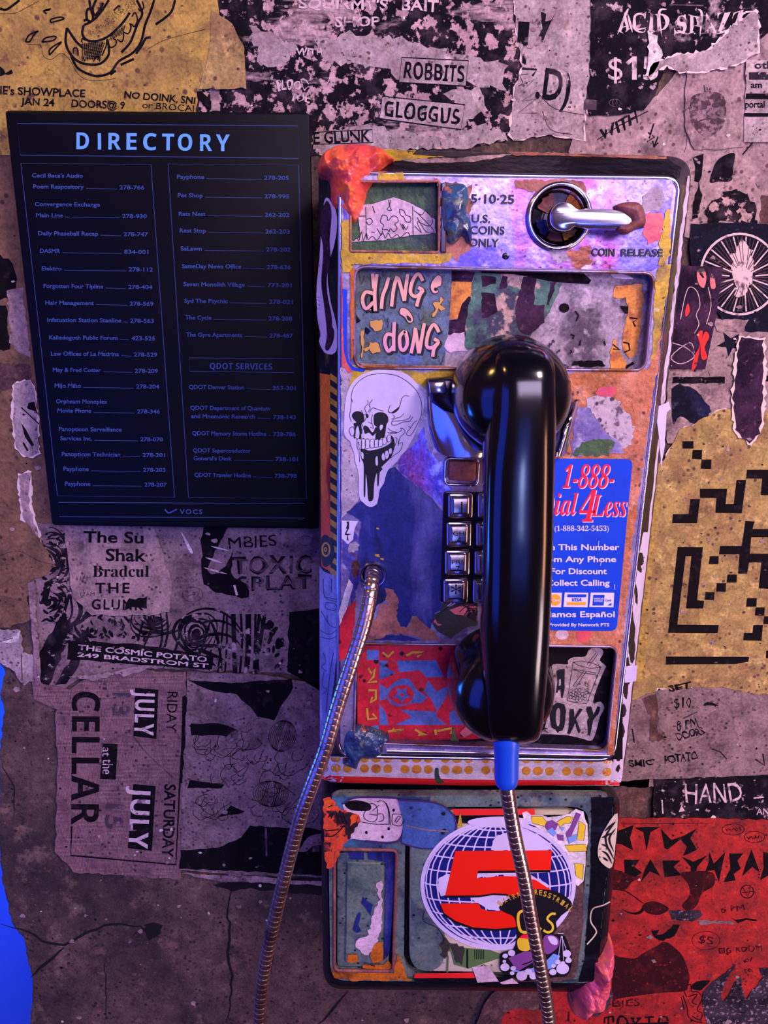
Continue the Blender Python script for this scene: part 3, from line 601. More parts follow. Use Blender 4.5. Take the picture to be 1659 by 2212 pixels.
# --- red poster
h = sheet('gig_poster', 'bright red poster with jagged black CACTUS BABYHEAD title at lower right', 'poster', Q("1180,1764 1900,1774 1900,2600 1000,2600 1060,2260 1180,2170"), 'paper_red', 7, 2, 14, 81)
a = Art(h); X = lambda s: Q(s, 3.614, 1340, 1600); B = 'ink_blackred'
for s in ["-60,720 105,658 75,760 100,855 10,810 -60,800", "110,680 205,672 310,675 235,715 205,862 180,715", "318,690 400,775 500,740 598,685 545,760 600,850 540,880 490,900 520,830 470,770 370,850 345,840",
          "30,930 150,930 110,985 170,1030 60,1100 35,1060", "235,925 312,1055 230,1020 160,1105 190,1010", "330,935 470,935 415,985 480,1050 345,1065", "480,905 570,945 680,895 600,985 590,1040 550,1040 550,985", "695,865 730,960 820,870 790,1000 770,1105 735,1010 665,1020 690,950",
          "850,880 960,880 915,935 940,1000 885,1040 900,1090 805,1105 860,1000", "1025,850 1090,1030 1030,985 950,1060 985,950", "1115,870 1300,900 1300,1020 1160,1050 1090,1090 1120,990"]:
    a.poly('ink_black', X(s))
a.poly(B, jag(X("0,1010 60,1050 160,1060 90,1110 50,1160 -60,1170 -60,1000"), 3, 10, 2)).poly(B, sm(X("470,1040 560,1020 720,1030 730,1130 640,1190 600,1280 540,1330 480,1290 540,1210 530,1120"), True))
a.poly('ink_blackred', sm(X("110,1700 180,1660 290,1600 350,1570 430,1620 490,1690 540,1830 530,1900 500,1955 300,1970 0,2010 -60,2010 -60,1700 0,1690"), True))
a.poly('ink_black', jag(X("240,1480 300,1470 290,1520 350,1500 420,1440 470,1430 420,1530 330,1560 260,1530"), 2, 8, 5)).poly('ink_black', sm(X("0,1310 80,1340 150,1330 180,1280 200,1300 160,1350 90,1355"), True)).poly('ink_black', X("860,1380 900,1400 980,1385 1060,1395 1070,1410 980,1400 920,1425"))
a.poly('ink_blackred', sm(X("180,1280 270,1255 380,1310 300,1360 200,1340"), True)).poly('ink_grain', jag(X("380,1325 620,1325 640,1370 560,1410 400,1405"), 2, 10, 3)).poly('paper_dim', jag(X("600,1400 860,1410 900,1430 620,1432"), 2, 10, 3)).line(B, X("0,1160 60,1185 180,1270"), 2.5)
a.line('ink_black', [(p[0], p[1]) for p in ell(1614, 1926, 14, 14)], 2, closed=True).line('ink_black', "1604,1916 1616,1938 1622,1914 1602,1928 1628,1926", 2, smooth=False)
for t, x, y, hh, ww, an in [("6 PM", 1560, 1970, 12, 48, -4), ("BIG ROOM", 1554, 2060, 12, 92, -4), ("of", 1608, 2078, 10, 18, 0), ("to", 1608, 2100, 10, 16, 0), ("$5", 1510, 2036, 16, 30, 10), ("BIES", 1324, 2176, 15, 60, -3), ("1.", 1228, 2206, 20, 16, 0)]: a.text(B, t, x, y, hh, ww, ang=an, wob=2)
a.line(B, ell(1584, 1792, 24, 12), 1.4, closed=True).text(B, "WAH", 1568, 1798, 8, 32, ang=-8, wob=1.5).line(B, ell(1630, 1808, 22, 12), 1.4, closed=True).text(B, "WAH", 1616, 1814, 8, 30, ang=-5, wob=1.5).line(B, ell(1525, 2032, 30, 20), 1, closed=True)
a.text('ink_black', "TOXIC", 1302, 2226, 30, 142, style='frak' if 0 else 'mono', wob=2).line('ink_black', "1302,2216 1444,2210", 5, smooth=False)
for s in ["490,1990 520,2080 530,2150 580,2190 640,2200", "520,2000 500,1950 545,1900 560,1960 600,1960 640,2010 600,2100 640,2130 620,2180 560,2150", "530,2000 600,1980 560,2040 600,2060", "475,2000 500,2100"]: a.line('ink_black', X(s), 2)
a.poly('ink_black', sm(X("550,1930 600,1880 700,1875 650,1930 620,1950"), True))
a.line(B, "1342,1778 1530,1780", 1.2, smooth=False); a.done()
h = sheet('paper_scrap', 'grey grainy torn scrap with pointed tips over the red poster lower right', 'paper scrap', Q("1590,2084 1568,2100 1540,2120 1518,2146 1516,2170 1530,2220 1600,2400 1900,2400 1900,2090 1640,2090 1648,2110 1636,2130 1622,2140 1612,2162 1604,2140 1600,2108 1586,2124 1574,2150 1562,2164 1556,2150 1572,2112"), 'ink_grain', 8, 1.5, 9, 85, core=0); Art(h).done()
h = sheet('paper_scrap', 'dark grainy scrap poking out under the pink gum below the telephone', 'paper scrap', Q("1234,2175 1260,2160 1300,2130 1318,2120 1324,2150 1312,2180 1290,2196 1262,2190"), 'ink_grain', 9, 1.5, 9, 86); Art(h).done()
h = sheet('paper_scrap', 'rounded grey and red paper scrap at the bottom edge under the telephone', 'paper scrap', sm(Q("1030,2212 1060,2150 1110,2128 1150,2140 1165,2180 1160,2300 1010,2300"), True), 'ink_brown', 8, 1, 12, 87); a = Art(h); a.poly('paper_red', sm(Q("1080,2240 1090,2190 1130,2180 1180,2200 1180,2300 1080,2300"), True)); a.done()
# --- left margin papers
h = sheet('paper_layer', 'brown stained paper along the left edge beside the directory', 'paper layer', Q("-430,340 60,240 70,480 110,900 130,1100 120,1240 60,1260 -430,1300"), 'paper_tan', 2, 3, 14, 91)
a = Art(h); a.poly('ink_black', jag(Q("-20,545 20,560 36,600 30,650 10,640 -20,660"), 3, 9, 3)).poly('ink_black', jag(Q("-20,655 14,660 16,700 22,740 20,756 -20,756"), 2, 9, 5)).poly('paper_pink', jag(Q("16,630 48,620 60,720 64,770 40,762 22,740"), 3, 9, 4)).poly('ink_brown', jag(Q("-60,780 70,790 60,830 0,850 -60,840"), 4, 10, 5)).poly('paper_dim', Q("-20,300 14,296 14,320 -20,318")); a.done()
h = sheet('paper_scrap', 'tall pale torn scrap with black brush marks at the left of the directory', 'paper scrap', Q("30,828 66,822 76,850 84,980 70,986 50,984 34,966 28,900"), 'paper_grey', 4, 2.5, 9, 95, core=3); a = Art(h); a.poly('ink_black', "62,870 74,868 80,890 58,882").line('ink_black', "46,880 84,916", 2.4).poly('ink_black', "46,914 56,928 74,962 68,964 54,944").line('ink_black', "50,956 60,974", 4); a.done()
h = sheet('paper_scrap', 'small pale paper strip below the brush marked scrap at left', 'paper scrap', Q("40,1026 66,1020 62,1090 80,1150 88,1175 70,1176 50,1120"), 'paper_pink', 4, 2.5, 9, 96, core=5); Art(h).done()
h = sheet('paper_scrap', 'brown torn flap bulging out below the left paper margin', 'paper scrap', Q("-300,1120 60,1130 96,1180 120,1222 96,1244 66,1250 60,1300 70,1340 0,1360 -300,1350"), 'paper_tan', 5, 3, 10, 97, core=0); a = Art(h); a.line('ink_brown', "0,1200 40,1190 80,1210 116,1220", 2); a.done()
h = sheet('paper_scrap', 'pale speckled torn paper patch at left edge with folded corner', 'paper scrap', Q("-300,1365 46,1360 48,1410 76,1412 78,1470 50,1480 34,1450 0,1430 -300,1430"), 'paper_grey', 4, 3, 10, 98, core=0); a = Art(h); a.poly('paper_white', "0,1385 30,1374 44,1362 40,1384 20,1390").line('ink_brown', "46,1412 48,1470", 2).line('ink_brown', "0,1386 28,1378", 2); a.done()
h = sheet('paper_scrap', 'narrow pink folded paper edge left of the swirling ink drawing', 'paper scrap', Q("60,1260 74,1256 78,1330 84,1400 88,1478 76,1482 72,1400 66,1330"), 'paper_pink', 6, 1.5, 9, 99); Art(h).done()
# --- swirl drawing
h = sheet('gig_poster', 'black and white swirling ink drawing poster below the directory with COSMIC POTATO label', 'poster', Q("78,1130 700,1130 700,1320 624,1325 628,1455 560,1452 440,1448 300,1444 240,1452 180,1460 90,1520 84,1400 76,1300"), 'paper_dim', 3, 2.5, 12, 101)
a = Art(h); rn = random.Random(11)
def swirl(cx, cy, r, n, wd, a0, a1, sq=1.):
    for i in range(n):
        rr = r*(i+1)/n; p = []
        for j in range(13):
            t = a0+(a1-a0)*j/12; q = rr*(1+.12*math.sin(3*t+i)); p.append((cx+q*math.cos(t), cy+q*sq*math.sin(t)))
        a.line(K, p, wd*rn.uniform(.6, 1.5), 'drawing', taper=True)
swirl(100, 1205, 60, 7, 5, -1.6, 1.4); swirl(95, 1300, 100, 9, 5.5, -.9, 1.2, .8); swirl(340, 1330, 60, 8, 4, .5, 3.3, .8); swirl(425, 1370, 46, 5, 5, 0, 6.3); swirl(210, 1360, 70, 6, 6, 1.6, 3.6, .7); swirl(440, 1460, 130, 7, 4.5, 4.2, 5.6)
a.line(K, ell(418, 1366, 28, 26), 5, 'drawing', True).poly(K, ell(424, 1368, 9, 9), 'drawing').line(K, ell(424, 1368, 16, 15), 3, 'drawing', True)
for i in range(46):
    x = rn.uniform(170, 330); y = 1340+rn.uniform(-14, 34)+(x-170)*.05; a.poly(K, jag(ell(x, y, rn.uniform(4, 9), rn.uniform(2, 4), 7, rn.uniform(0, 3)), 1, 6, i), 'drawing')
for i in range(60):
    x = rn.uniform(85, 140); y = rn.uniform(1150, 1340); a.poly(K, jag(ell(x, y, rn.uniform(4, 10), rn.uniform(2, 4), 7, rn.uniform(-.8, .8)), 1, 6, i), 'drawing')
for s in ["86,1410 130,1330 160,1350 110,1470 86,1500", "120,1480 165,1400 180,1420 140,1480", "90,1300 98,1260 112,1250 100,1310"]: a.poly('ink_worn', jag(Q(s), 3, 10, 3), 'drawing')
for x0, x1, wd in [(490, 486, 4), (504, 508, 10), (520, 518, 5), (536, 532, 12), (552, 548, 5), (560, 556, 6), (484, 470, 4), (572, 552, 8)]:
    a.line(K, [(x0, 1326), ((x0+x1)/2+rn.uniform(-4, 4), 1390), (x1, 1455)], wd, 'drawing')
for s in ["560,1326 566,1356 556,1400 560,1452", "450,1330 470,1380 480,1450", "430,1420 455,1340"]: a.line(K, s, 5, 'drawing', taper=True)
for i in range(14): x = rn.uniform(575, 612); y = rn.uniform(1340, 1440); a.poly(K, ell(x, y, rn.uniform(3, 8), rn.uniform(5, 12), 8, rn.uniform(0, 1)), 'drawing')
for s in ["330,1440 350,1380 345,1310", "340,1440 362,1370 356,1300", "352,1444 380,1400 392,1340", "360,1440 400,1410 440,1400", "300,1420 330,1350 330,1320", "290,1410 310,1340 320,1315"]: a.line(K, s, 4, 'drawing', taper=True)
a.poly('ink_black', jag(Q("146,1384 300,1392 460,1418 458,1446 300,1436 146,1424"), 1.5, 14, 2), 'label_block').text('ink_pale', "THE COSMIC POTATO", 168, 1403, 11, 280, ang=5.5, style='bold').text('ink_pale', "249 BRADSTROM ST", 167, 1418, 9, 284, ang=5, style='bold')
a.done()
h = sheet('gig_poster', 'pale poster listing The Su Shak and Bradcul under the directory', 'poster', Q("138,1128 330,1128 352,1200 372,1260 366,1320 322,1330 200,1328 156,1290 146,1200"), 'paper_pinkdim', 5, 2, 12, 111)
a = Art(h)
for t, x, y, hh, ww, an, st in [("The Su", 180, 1171, 24, 130, 1, 'bold'), ("Shak", 228, 1211, 26, 88, 1, 'bold'), ("Bradcul", 200, 1246, 24, 122, 0, 'serifb'), ("THE", 206, 1281, 22, 74, 0, 'wide'), ("GLUNK", 198, 1316, 22, 112, 1, 'wide')]: a.text('ink_black', t, x, y, hh, ww, ang=an, style=st)
for t, x, y in [("10PM", 150, 1178), ("11PM", 166, 1254), ("12AM", 174, 1288)]: a.text('ink_faded', t, x, y, 9, 30, wob=.6)
a.poly('ink_black', jag(Q("272,1296 318,1290 316,1312 270,1316"), 3, 8, 2)); a.done()
h = sheet('gig_poster', 'grey poster with sketchy TOXIC SPLAT title just left of the telephone', 'poster', Q("330,1128 700,1128 700,1318 600,1322 540,1310 440,1300 372,1322 366,1260 350,1190"), 'paper_dim', 4, 2, 12, 121)
a = Art(h)
a.text('ink_black', "MBIES", 494, 1186, 24, 104, ang=-4, wob=1.2).text('ink_faded', "WEEK OF", 374, 1258, 8, 52, wob=1)
for off, mt_ in ((0, 'ink_black'),): a.text(mt_, "TOXIC", 502, 1240, 38, 172, ang=-1, style='wide', wob=1.6).text(mt_, "SPLAT", 514, 1276, 30, 160, ang=-2, style='wide', wob=1.6)
a.text('ink_faded', "TOXIC", 504, 1238, 30, 168, ang=-1, style='', wob=1.6, name='highlight').text('ink_faded', "SPLAT", 518, 1274, 24, 154, ang=-2, style='', wob=1.6, name='highlight')
a.poly('ink_black', jag(sm(Q("440,1140 490,1130 486,1150 460,1200 448,1230 470,1240 500,1200 506,1160 500,1240 530,1262 536,1288 500,1288 440,1262 436,1200"), True, 2), 2, 9, 3)).line('ink_pale', "444,1204 480,1216", 3, taper=True).line('ink_pale', "440,1226 490,1240", 3, taper=True).line('ink_pale', "456,1180 496,1190", 3, taper=True).line('ink_pale', "506,1264 512,1286", 5)
a.line('ink_faded', ell(416, 1284, 22, 16), 1.4, closed=True).line('ink_faded', ell(660, 1168, 16, 10), 1.4, closed=True).line('ink_faded', "402,1290 430,1278 420,1294", 1.4).line('paper_white', "392,1150 410,1186 416,1196", 5, taper=True); a.done()
h = sheet('paper_scrap', 'dark blank paper square left of the telephone middle', 'paper scrap', Q("624,1324 720,1310 720,1500 690,1492 640,1460 622,1450"), 'ink_black', 5, 2, 12, 125); Art(h).done()
# --- cellar poster
h = sheet('gig_poster', 'halftone poster turned sideways with CELLAR and JULY lettering at lower left', 'poster', Q("70,1470 150,1490 200,1460 260,1445 400,1452 404,1500 404,1700 392,1900 240,1890 160,1885 120,1840 124,1660 120,1530 72,1512"), 'paper_halftone', 4, 2.5, 12, 131)
a = Art(h)
a.text('ink_black', "CELLAR", 156, 1494, 60, 288, ang=90.5, style='sansb').text('ink_black', "SATURDAY", 356, 1694, 24, 158, ang=92, style='bold').text('ink_black', "RIDAY", 362, 1494, 22, 86, ang=92)
for pl in ["292,1486 342,1490 338,1596 288,1590", "288,1694 336,1698 328,1838 276,1832"]: a.poly('ink_black', pl, 'label_block')
a.text('ink_pale', "JULY", 293, 1490, 42, 98, ang=92, style='sansb').text('ink_pale', "JULY", 284, 1698, 42, 134, ang=93, style='sansb')
a.text('ink_faded', "13", 244, 1496, 38, 50, ang=92, style='bold').text('ink_faded', "15", 230, 1736, 38, 54, ang=93, style='bold')
a.poly('ink_black', "222,1606 254,1607 250,1684 216,1683", 'label_block').text('ink_pale', "at", 222, 1614, 18, 20, ang=92).text('ink_pale', "the", 222, 1640, 22, 32, ang=92)
a.line('ink_black', "155,1785 153,1848 380,1868 388,1700 400,1502", 3.5, smooth=False).poly('ink_black', "394,1504 412,1508 408,1690 390,1692").line('ink_black', "404,1704 396,1860", 6, smooth=False).line('ink_brown', "286,1588 320,1630 386,1690", 1.6); a.done()
h = sheet('gig_poster', 'faint line drawing poster with black shapes between CELLAR poster and telephone', 'poster', Q("404,1452 560,1456 640,1470 720,1480 720,1895 500,1890 388,1880 394,1700 404,1500"), 'paper_dim', 5, 2, 12, 141)
a = Art(h)
for s in ["405,1468 500,1476 630,1466 634,1484 606,1530 594,1556 556,1548 532,1520 512,1500 450,1490", "412,1562 470,1562 512,1576 490,1590 412,1588", "410,1684 440,1688 484,1696 478,1704 440,1702 404,1704", "468,1764 500,1740 528,1754 520,1758", "390,1836 470,1832 520,1810 540,1784 600,1786 680,1790 720,1800 720,1892 560,1884 388,1876"]:
    a.poly('ink_black', jag(Q(s), 1.5, 12, 5), 'print')
for i in range(38):
    cx = rn.uniform(420, 660); cy = rn.uniform(1590, 1780); r_ = rn.uniform(10, 34)
    a.line('ink_black', [(cx+r_*rn.uniform(.6, 1.3)*math.cos(t), cy+r_*rn.uniform(.6, 1.2)*math.sin(t)) for t in (q*.55 for q in range(rn.randint(5, 11)))], 1.2, 'drawing')
for i in range(7): a.line('ink_black', ell(585, 1715, 8+i*5, 28, 16, .1), 1, 'drawing', True); a.line('ink_black', ell(610, 1590, 5+i*4, 34, 16, .3), 1, 'drawing', True)
a.line('ink_faded', "574,1788 576,1850", 4).poly('paper_dim', sm(Q("650,1830 670,1806 720,1800 720,1824 680,1826 660,1840 640,1838"), True)).poly('ink_faded', "676,1826 690,1826 690,1840 674,1840"); a.done()
h = sheet('paper_scrap', 'thin folded paper ridge under the line drawing poster', 'paper scrap', Q("392,1886 480,1892 560,1894 640,1902 720,1904 720,1914 600,1908 470,1904"), 'paper_pink', 6, 1.5, 9, 145); a = Art(h); a.done()
h = sheet('paper_scrap', 'crumpled fold of paper across the top of the CELLAR poster', 'paper scrap', Q("150,1462 250,1452 300,1436 330,1440 300,1452 264,1462 258,1456 200,1470"), 'paper_pink', 7, 2, 9, 146, core=0); Art(h).done()
sc = MB().poly(jag(Q("460,1912 520,1900 600,1906 700,1914 700,1934 620,1928 540,1920 500,1924"), 2, 9, 3), .0006); sc.build('chipped_patch', 'crack_black', wall)

# --- loose flecks of paper and dirt stuck all over the pasted wall (too many to count)
C.view_layer.update(); dg = C.evaluated_depsgraph_get()
def wall_depth(x, y):
    v = (CR @ Vector(((x-829.5)/F, -(y-1106)/F, -1))).normalized(); h_ = S.ray_cast(dg, Vector((0, -CAM_D, 0)), v); return -h_[1].y if h_[0] else -1
rn = random.Random(77)
for nm, mt, n_, r0_, r1_ in (('paper_fleck', 'paper_pink', 260, 1.5, 6), ('pale_fleck', 'paper_white', 120, 1, 4), ('dirt_speck', 'ink_brown', 620, .8, 3.2), ('soot_speck', 'ink_black', 420, .7, 2.6)):
    mb = MB()
    for i in range(n_):
        x = rn.uniform(20, 1659); y = rn.uniform(0, 2212)
        if (nm != 'dirt_speck' and x < 480 and y < 240) or wall_depth(x, y) < -.001: continue
        r_ = rn.uniform(r0_, r1_); p = [(x+r_*rn.uniform(.5, 1.5)*math.cos(t)*rn.uniform(.8, 1.4), y+r_*rn.uniform(.4, 1.3)*math.sin(t)) for t in (2*math.pi*k/7 for k in range(7))]
        mb.poly(p, wall_depth(x, y)+.00035+.0000003*i)
    mb.build(nm, mt, wall, kind='stuff')

# ================================================================== the directory board
bd = MB().prism(rq((10, 238), (668, 243), (690, 1143), (112, 1135), 9, 4), .0125, .018, bev=.0008).build('directory_board', 'board_black', smooth=30)
bd['label'] = 'black rectangular directory board with blue phone listing mounted left of the telephone'; bd['category'] = 'sign'
for x, y in ((40, 262), (640, 268), (660, 1120), (135, 1112)): MB().prism(ell(x, y, 9), .0006, .0128).build('standoff', 'chrome_dark', bd)
a = Art(bd, .018)
for s, wd in [("37,267 643,272 645,342 44,335", 1.6), ("45,353 326,355 377,1074 124,1071", 1.4), ("363,354 645,357 662,1077 407,1074", 1.4), ("127,1085 657,1088 659,1119 129,1116", 1.4), ("408,773 633,775 635,805 410,802", 1.2)]:
    a.line('board_line', s, wd, 'rule_line', True, False)
BI = 'board_ink'; x = 165
a_w = {'I': 9}; xs = [(165, 'D', 27), (211, 'I', 7), (234, 'R', 27), (273, 'E', 22), (309, 'C', 29), (350, 'T', 26), (384, 'O', 31), (432, 'R', 26), (466, 'Y', 30)]
a.poly('board_title', '211,288 218,288 218.5,323 211.5,323', name='title')
for x, c, ww in [q for q in xs if q[1] != 'I']: a.text('board_title', c, x, 322+(x-165)*.014, 36, ww, ang=.6, style='sansb', name='title')
LR = [("Cecil Baca's Audio", 69, 383, 110, '', 0), ("Poem Respository", 72, 407, 109, '278-766', 258), ("Convergence Exchange", 75, 445, 141, '', 0), ("Main Line ...", 78, 469, 72, '278-930', 264), ("Daily Phaseball Recap", 82, 508, 130, '278-747', 267),
      ("DASMR", 86, 546, 44, '834-001', 268), ("Elektro", 90, 584, 43, '278-112', 278), ("Forgotten Four Tipline", 94, 622, 129, '278-404', 277), ("Hair Management", 98, 658, 105, '278-569', 280), ("Infatuation Station Stanline", 102, 695, 160, '278-563', 281),
      ("Kaliedogoth Public Forum", 106, 733, 148, '423-525', 284), ("Law Offices of La Madrina", 110, 768, 147, '278-529', 289), ("May & Fred Cotter", 114, 803, 104, '278-209', 291), ("Mijo Miho", 118, 837, 57, '278-204', 294), ("Orpheum Monoplex", 121, 871, 111, '', 0),
      ("Movie Phone", 124, 891, 73, '278-346', 296), ("Panopticon Surveillance", 127, 931, 136, '', 0), ("Services Inc.", 130, 951, 69, '278-070', 303), ("Panopticon Technician", 133, 985, 127, '278-201', 308), ("Payphone", 137, 1017, 55, '278-203', 309), ("Payphone", 140, 1049, 55, '278-207', 312),
      ("Payphone", 382, 386, 59, '278-205', 570), ("Pet Shop", 384, 426, 54, '278-995', 571), ("Rats Nest", 386, 466, 58, '262-202', 572), ("Rest Stop", 388, 502, 57, '262-203', 573), ("SaLawn", 390, 541, 46, '278-202', 575), ("SameDay News Office", 393, 579, 128, '278-636', 576),
      ("Seven Monolith Village", 396, 618, 133, '773-201', 578), ("Syd The Psychic", 398, 654, 94, '278-021', 581), ("The Cycle", 400, 690, 57, '278-208', 580), ("The Gyre Apartments", 402, 727, 121, '278-487', 582), ("QDOT Denver Station", 408, 840, 119, '353-301', 589),
      ("QDOT Department of Quantum", 411, 885, 172, '', 0), ("and Mnemonic Research", 413, 903, 138, '738-143', 590), ("QDOT Memory Storm Hotline", 415, 940, 160, '738-786', 590), ("QDOT Superconductor", 417, 977, 124, '', 0), ("General's Desk", 418, 994, 83, '738-101', 595), ("QDOT Traveler Hotline", 420, 1030, 122, '738-798', 593)]
for t, x, y, ww, num, nx in LR:
    a.text(BI, t, x, y, 8.8, ww, ang=.5, style='bold', name='listing')
    if num:
        nw = 54-(y-380)*.009; a.text(BI, num, nx, y+2, 8.6, nw, ang=.5, style='bold', name='number')
        a.line('board_line', [(x+ww+5, y), (nx-5, y+1.5)], 1.1, 'leader_line', smooth=False)
a.text(BI, "QDOT SERVICES", 453, 797, 13, 135, ang=.6, style='sansb', name='heading').text(BI, "VOCS", 388, 1110, 10, 49, ang=.5, style='wide', name='logo').line(BI, "356,1100 364,1108 374,1104 382,1100", 3, 'logo').done()

# ================================================================== the telephone body
root = thing('payphone', 'sticker covered armoured payphone with chrome coin plate bolted to the postered wall', 'telephone', P(1010, 1700, 0))
class RootMB(MB):
    def build(s, name, mt, parent=None, **kw):
        return super().build(name, mt, parent or root, **kw)
def under(o):       # keep the child's world place although the root Empty stands at the telephone's foot
    for c in bpy.data.objects:
        if c.parent is o: c.matrix_parent_inverse = Matrix.Translation(-o.location)
SIL = rq((688, 322), (1497, 338), (1343, 1700), (690, 1692), 58, 8)
RIM = rq((735, 374), (1467, 386), (1324, 1640), (731, 1632), 34, 8)
def ringW(o, d): return [P(x, y, d) for x, y in o]
def straight(W, y): return [Vector((q.x, y, q.z)) for q in W]
def orient(mb): return mb
mb = RootMB(); Ws = ringW(SIL, .097); Wr = ringW(RIM, .1215)
mb.loft([straight(Ws, -.0045), straight(Ws, -.090), Ws, [a*.97+b*.03+Vector((0, -.0012, 0)) for a, b in zip(Ws, Wr)], [a*.08+b*.92 for a, b in zip(Ws, Wr)], Wr, [q+Vector((0, .004, 0)) for q in Wr]])
body = mb.build('upper_housing', 'housing_paint', smooth=28, recalc=True, label='upper housing with dark scuffed bevel')
from mathutils.bvhtree import BVHTree
def surf(ob, fallback):
    t = BVHTree.FromPolygons([v.co for v in ob.data.vertices], [tuple(p.vertices) for p in ob.data.polygons])
    def f(x, y):
        v = CR @ Vector(((x-829.5)/F, -(y-1106)/F, -1)); h_ = t.ray_cast(Vector((0, -CAM_D, 0)), v.normalized())
        return -h_[0].y+.00035 if h_[0] is not None and -h_[0].y > .085 else fallback
    return f
SB = surf(body, .0972)
mb = RootMB(); tube(mb, [q+Vector((0, -.0006, 0)) for q in Wr], .0013, closed=True); mb.build('chrome_rim', 'chrome', smooth=1)
# face plate with its openings
H1 = rq((757, 392), (949, 391), (948, 545), (757, 543), 5, 3); H2 = rq((766, 576), (1414, 590), (1394, 800), (766, 795), 26, 6)
H3 = ell(1206, 469, 58, 60, 40); H4 = rq((770, 1390), (1334, 1397), (1311, 1622), (764, 1604), 22, 6)
FP = .1240
plate([(x, y) for x, y in rq((738, 378), (1463, 390), (1321, 1636), (735, 1628), 30, 8)], [H1, H2, H3, H4], .118, FP, RootMB()).build('face_plate', 'plate_bare', label='scuffed metal face plate')
PC = [0]
def nl():
    PC[0] += 1; return PC[0]*.000004
def patch(mt, p, lvl=1, amp=3, step=9, seed=1, name='paint_patch', d=FP, parent=None, raw=False):
    mb = RootMB(); mb.poly(jag(Q(p) if isinstance(p, str) else p, amp, step, seed), d+.00012*lvl+nl())
    return mb.build(name, mt, parent)
plate(jag(Q("742,384 1450,388 1456,402 1430,572 1410,584 770,571 744,560"), .8, 30, 2), [grow(H1, 1), grow(H3, 1)], FP, FP+.0006, RootMB()).build('coin_plate', 'coin_plate', label='smeared lavender chrome coin plate')
D2 = FP+.0006

class Sticker:
    """thin label glued on a part of the telephone; printing becomes its sub-parts"""
    def __new__(cls, outline, mt, d, label=None, lvl=2, name='sticker', amp=0, parent=None, seed=1, step=9, prm=True):
        p = Q(outline) if isinstance(outline, str) else outline
        if amp: p = jag(p, amp, step, seed)
        mb = RootMB()
        if callable(d) or not prm: mb.poly(p, (lambda x, y: d(x, y)+.0002*lvl) if callable(d) else d+.0002*lvl)
        else: mb.prism(p, d+.0002*(lvl-1), d+.0002*lvl)
        ob = mb.build(name, mt, parent, label=label)
        return Art(ob, (lambda x, y: d(x, y)+.0002*lvl) if callable(d) else d+.0002*lvl)
def T(k, ox, oy): return lambda s: Q(s, k, ox, oy)
A1 = T(4.1475, 660, 310); A2 = T(4.1475, 1040, 310); A3 = T(4.1475, 660, 780); A4 = T(4.1475, 1040, 700); A5 = T(4.1475, 660, 1250); A6 = T(4.1475, 1040, 1200); A7 = T(4.1475, 660, 1679); A8 = T(4.1475, 940, 1679)

# --- paint on the face plate (worn coats with a shape of their own)
patch('paint_yellow', A1("325,680 390,690 400,975 1190,985 1310,990 1290,1060 1200,1075 620,1075 440,1080 400,1150 330,1165 320,900"), 3, 2, 9, 2, d=D2)
patch('paint_yellow', A1("440,1980 620,2010 780,2010 1000,2050 1330,2010 1350,2110 1100,2110 1060,2200 1000,2140 880,2090 600,2080 480,2120 400,2200 350,2180 340,2060 380,2000"), 1, 3, 9, 3)
patch('paint_yellow', A1("660,270 880,262 900,330 1180,345 640,350"), 3, 2, 8, 4, d=D2)
patch('rust_brown', A1("1180,330 1480,380 1490,560 1440,760 1500,900 1380,1040 1220,980 1215,420"), 2, 5, 7, 5, d=D2)
patch('rust_brown', A2("300,320 640,330 700,315 890,325 945,400 945,540 800,420 650,390 520,430 400,420 310,400"), 3, 3, 7, 5, d=D2)
patch('paint_speckle', A2("600,930 760,990 810,1050 780,1075 700,1070 640,1020"), 2, 5, 6, 5, d=D2)
patch('paint_speckle', A2("1440,470 1520,400 1600,380 1640,480 1620,590 1450,620"), 3, 2, 9, 5, d=D2)
patch('gum_pink', A2("1470,620 1620,615 1640,700 1600,860 1500,900 1440,800"), 2, 3, 9, 6, d=D2)
patch('paint_yellow', A2("1655,580 1700,600 1690,800 1690,1000 1640,1090 1590,1090 1600,860 1640,700"), 3, 3, 8, 6, d=D2)
patch('paint_yellow', "1424,575 1452,570 1440,640 1430,700 1418,760 1406,780 1412,700 1416,600", 2, 2, 8, 7)
patch('paint_rust', "1225,806 1300,802 1400,796 1420,740 1432,660 1440,620 1425,760 1380,1060 1350,1320 1322,1630 1240,1634 1310,1632 1332,1400 1190,1392 1190,990 1200,860 1240,880", 1, 3, 9, 8)
patch('paint_rust', "1188,1362 1345,1362 1326,1630 1312,1634 1336,1396 1188,1391", 2, 1, 9, 9)
patch('paint_sponge', A4("930,660 1100,640 1240,680 1270,760 1350,840 1370,960 1330,1100 1250,1140 1200,1040 1050,900 960,760"), 3, 4, 7, 9)
patch('gum_pink', A4("1020,620 1060,570 1190,560 1210,590 1200,640 1060,650"), 4, 2, 7, 9)
patch('plate_bare', A4("870,740 950,740 1050,880 1150,1000 1260,1080 1280,1160 800,1185 830,900"), 3, 3, 7, 9)
patch('paint_green', A4("900,1060 1060,1030 1200,1050 1140,1180 820,1180"), 4, 3, 7, 9)
patch('paint_speckle', "738,940 765,960 780,1020 776,1080 748,1110 738,1120", 1, 2, 9, 9)
patch('paint_speckle', "736,792 760,800 748,880 738,890", 1, 2, 9, 9)
patch('paint_navy', A3("800,945 840,1000 1000,1110 1140,1240 1230,1340 1260,1440 1250,1700 1240,1960 1220,2230 1170,2250 1130,2370 1090,2450 970,2290 850,2480 820,2300 780,2100 560,2250 520,2000 480,1800 470,1600 500,1440 370,1350 490,1250 640,1290 680,1100 740,960"), 2, 2, 9, 11)
patch('paint_navy', A5("610,550 700,505 920,510 1040,558"), 2, 1, 9, 12)
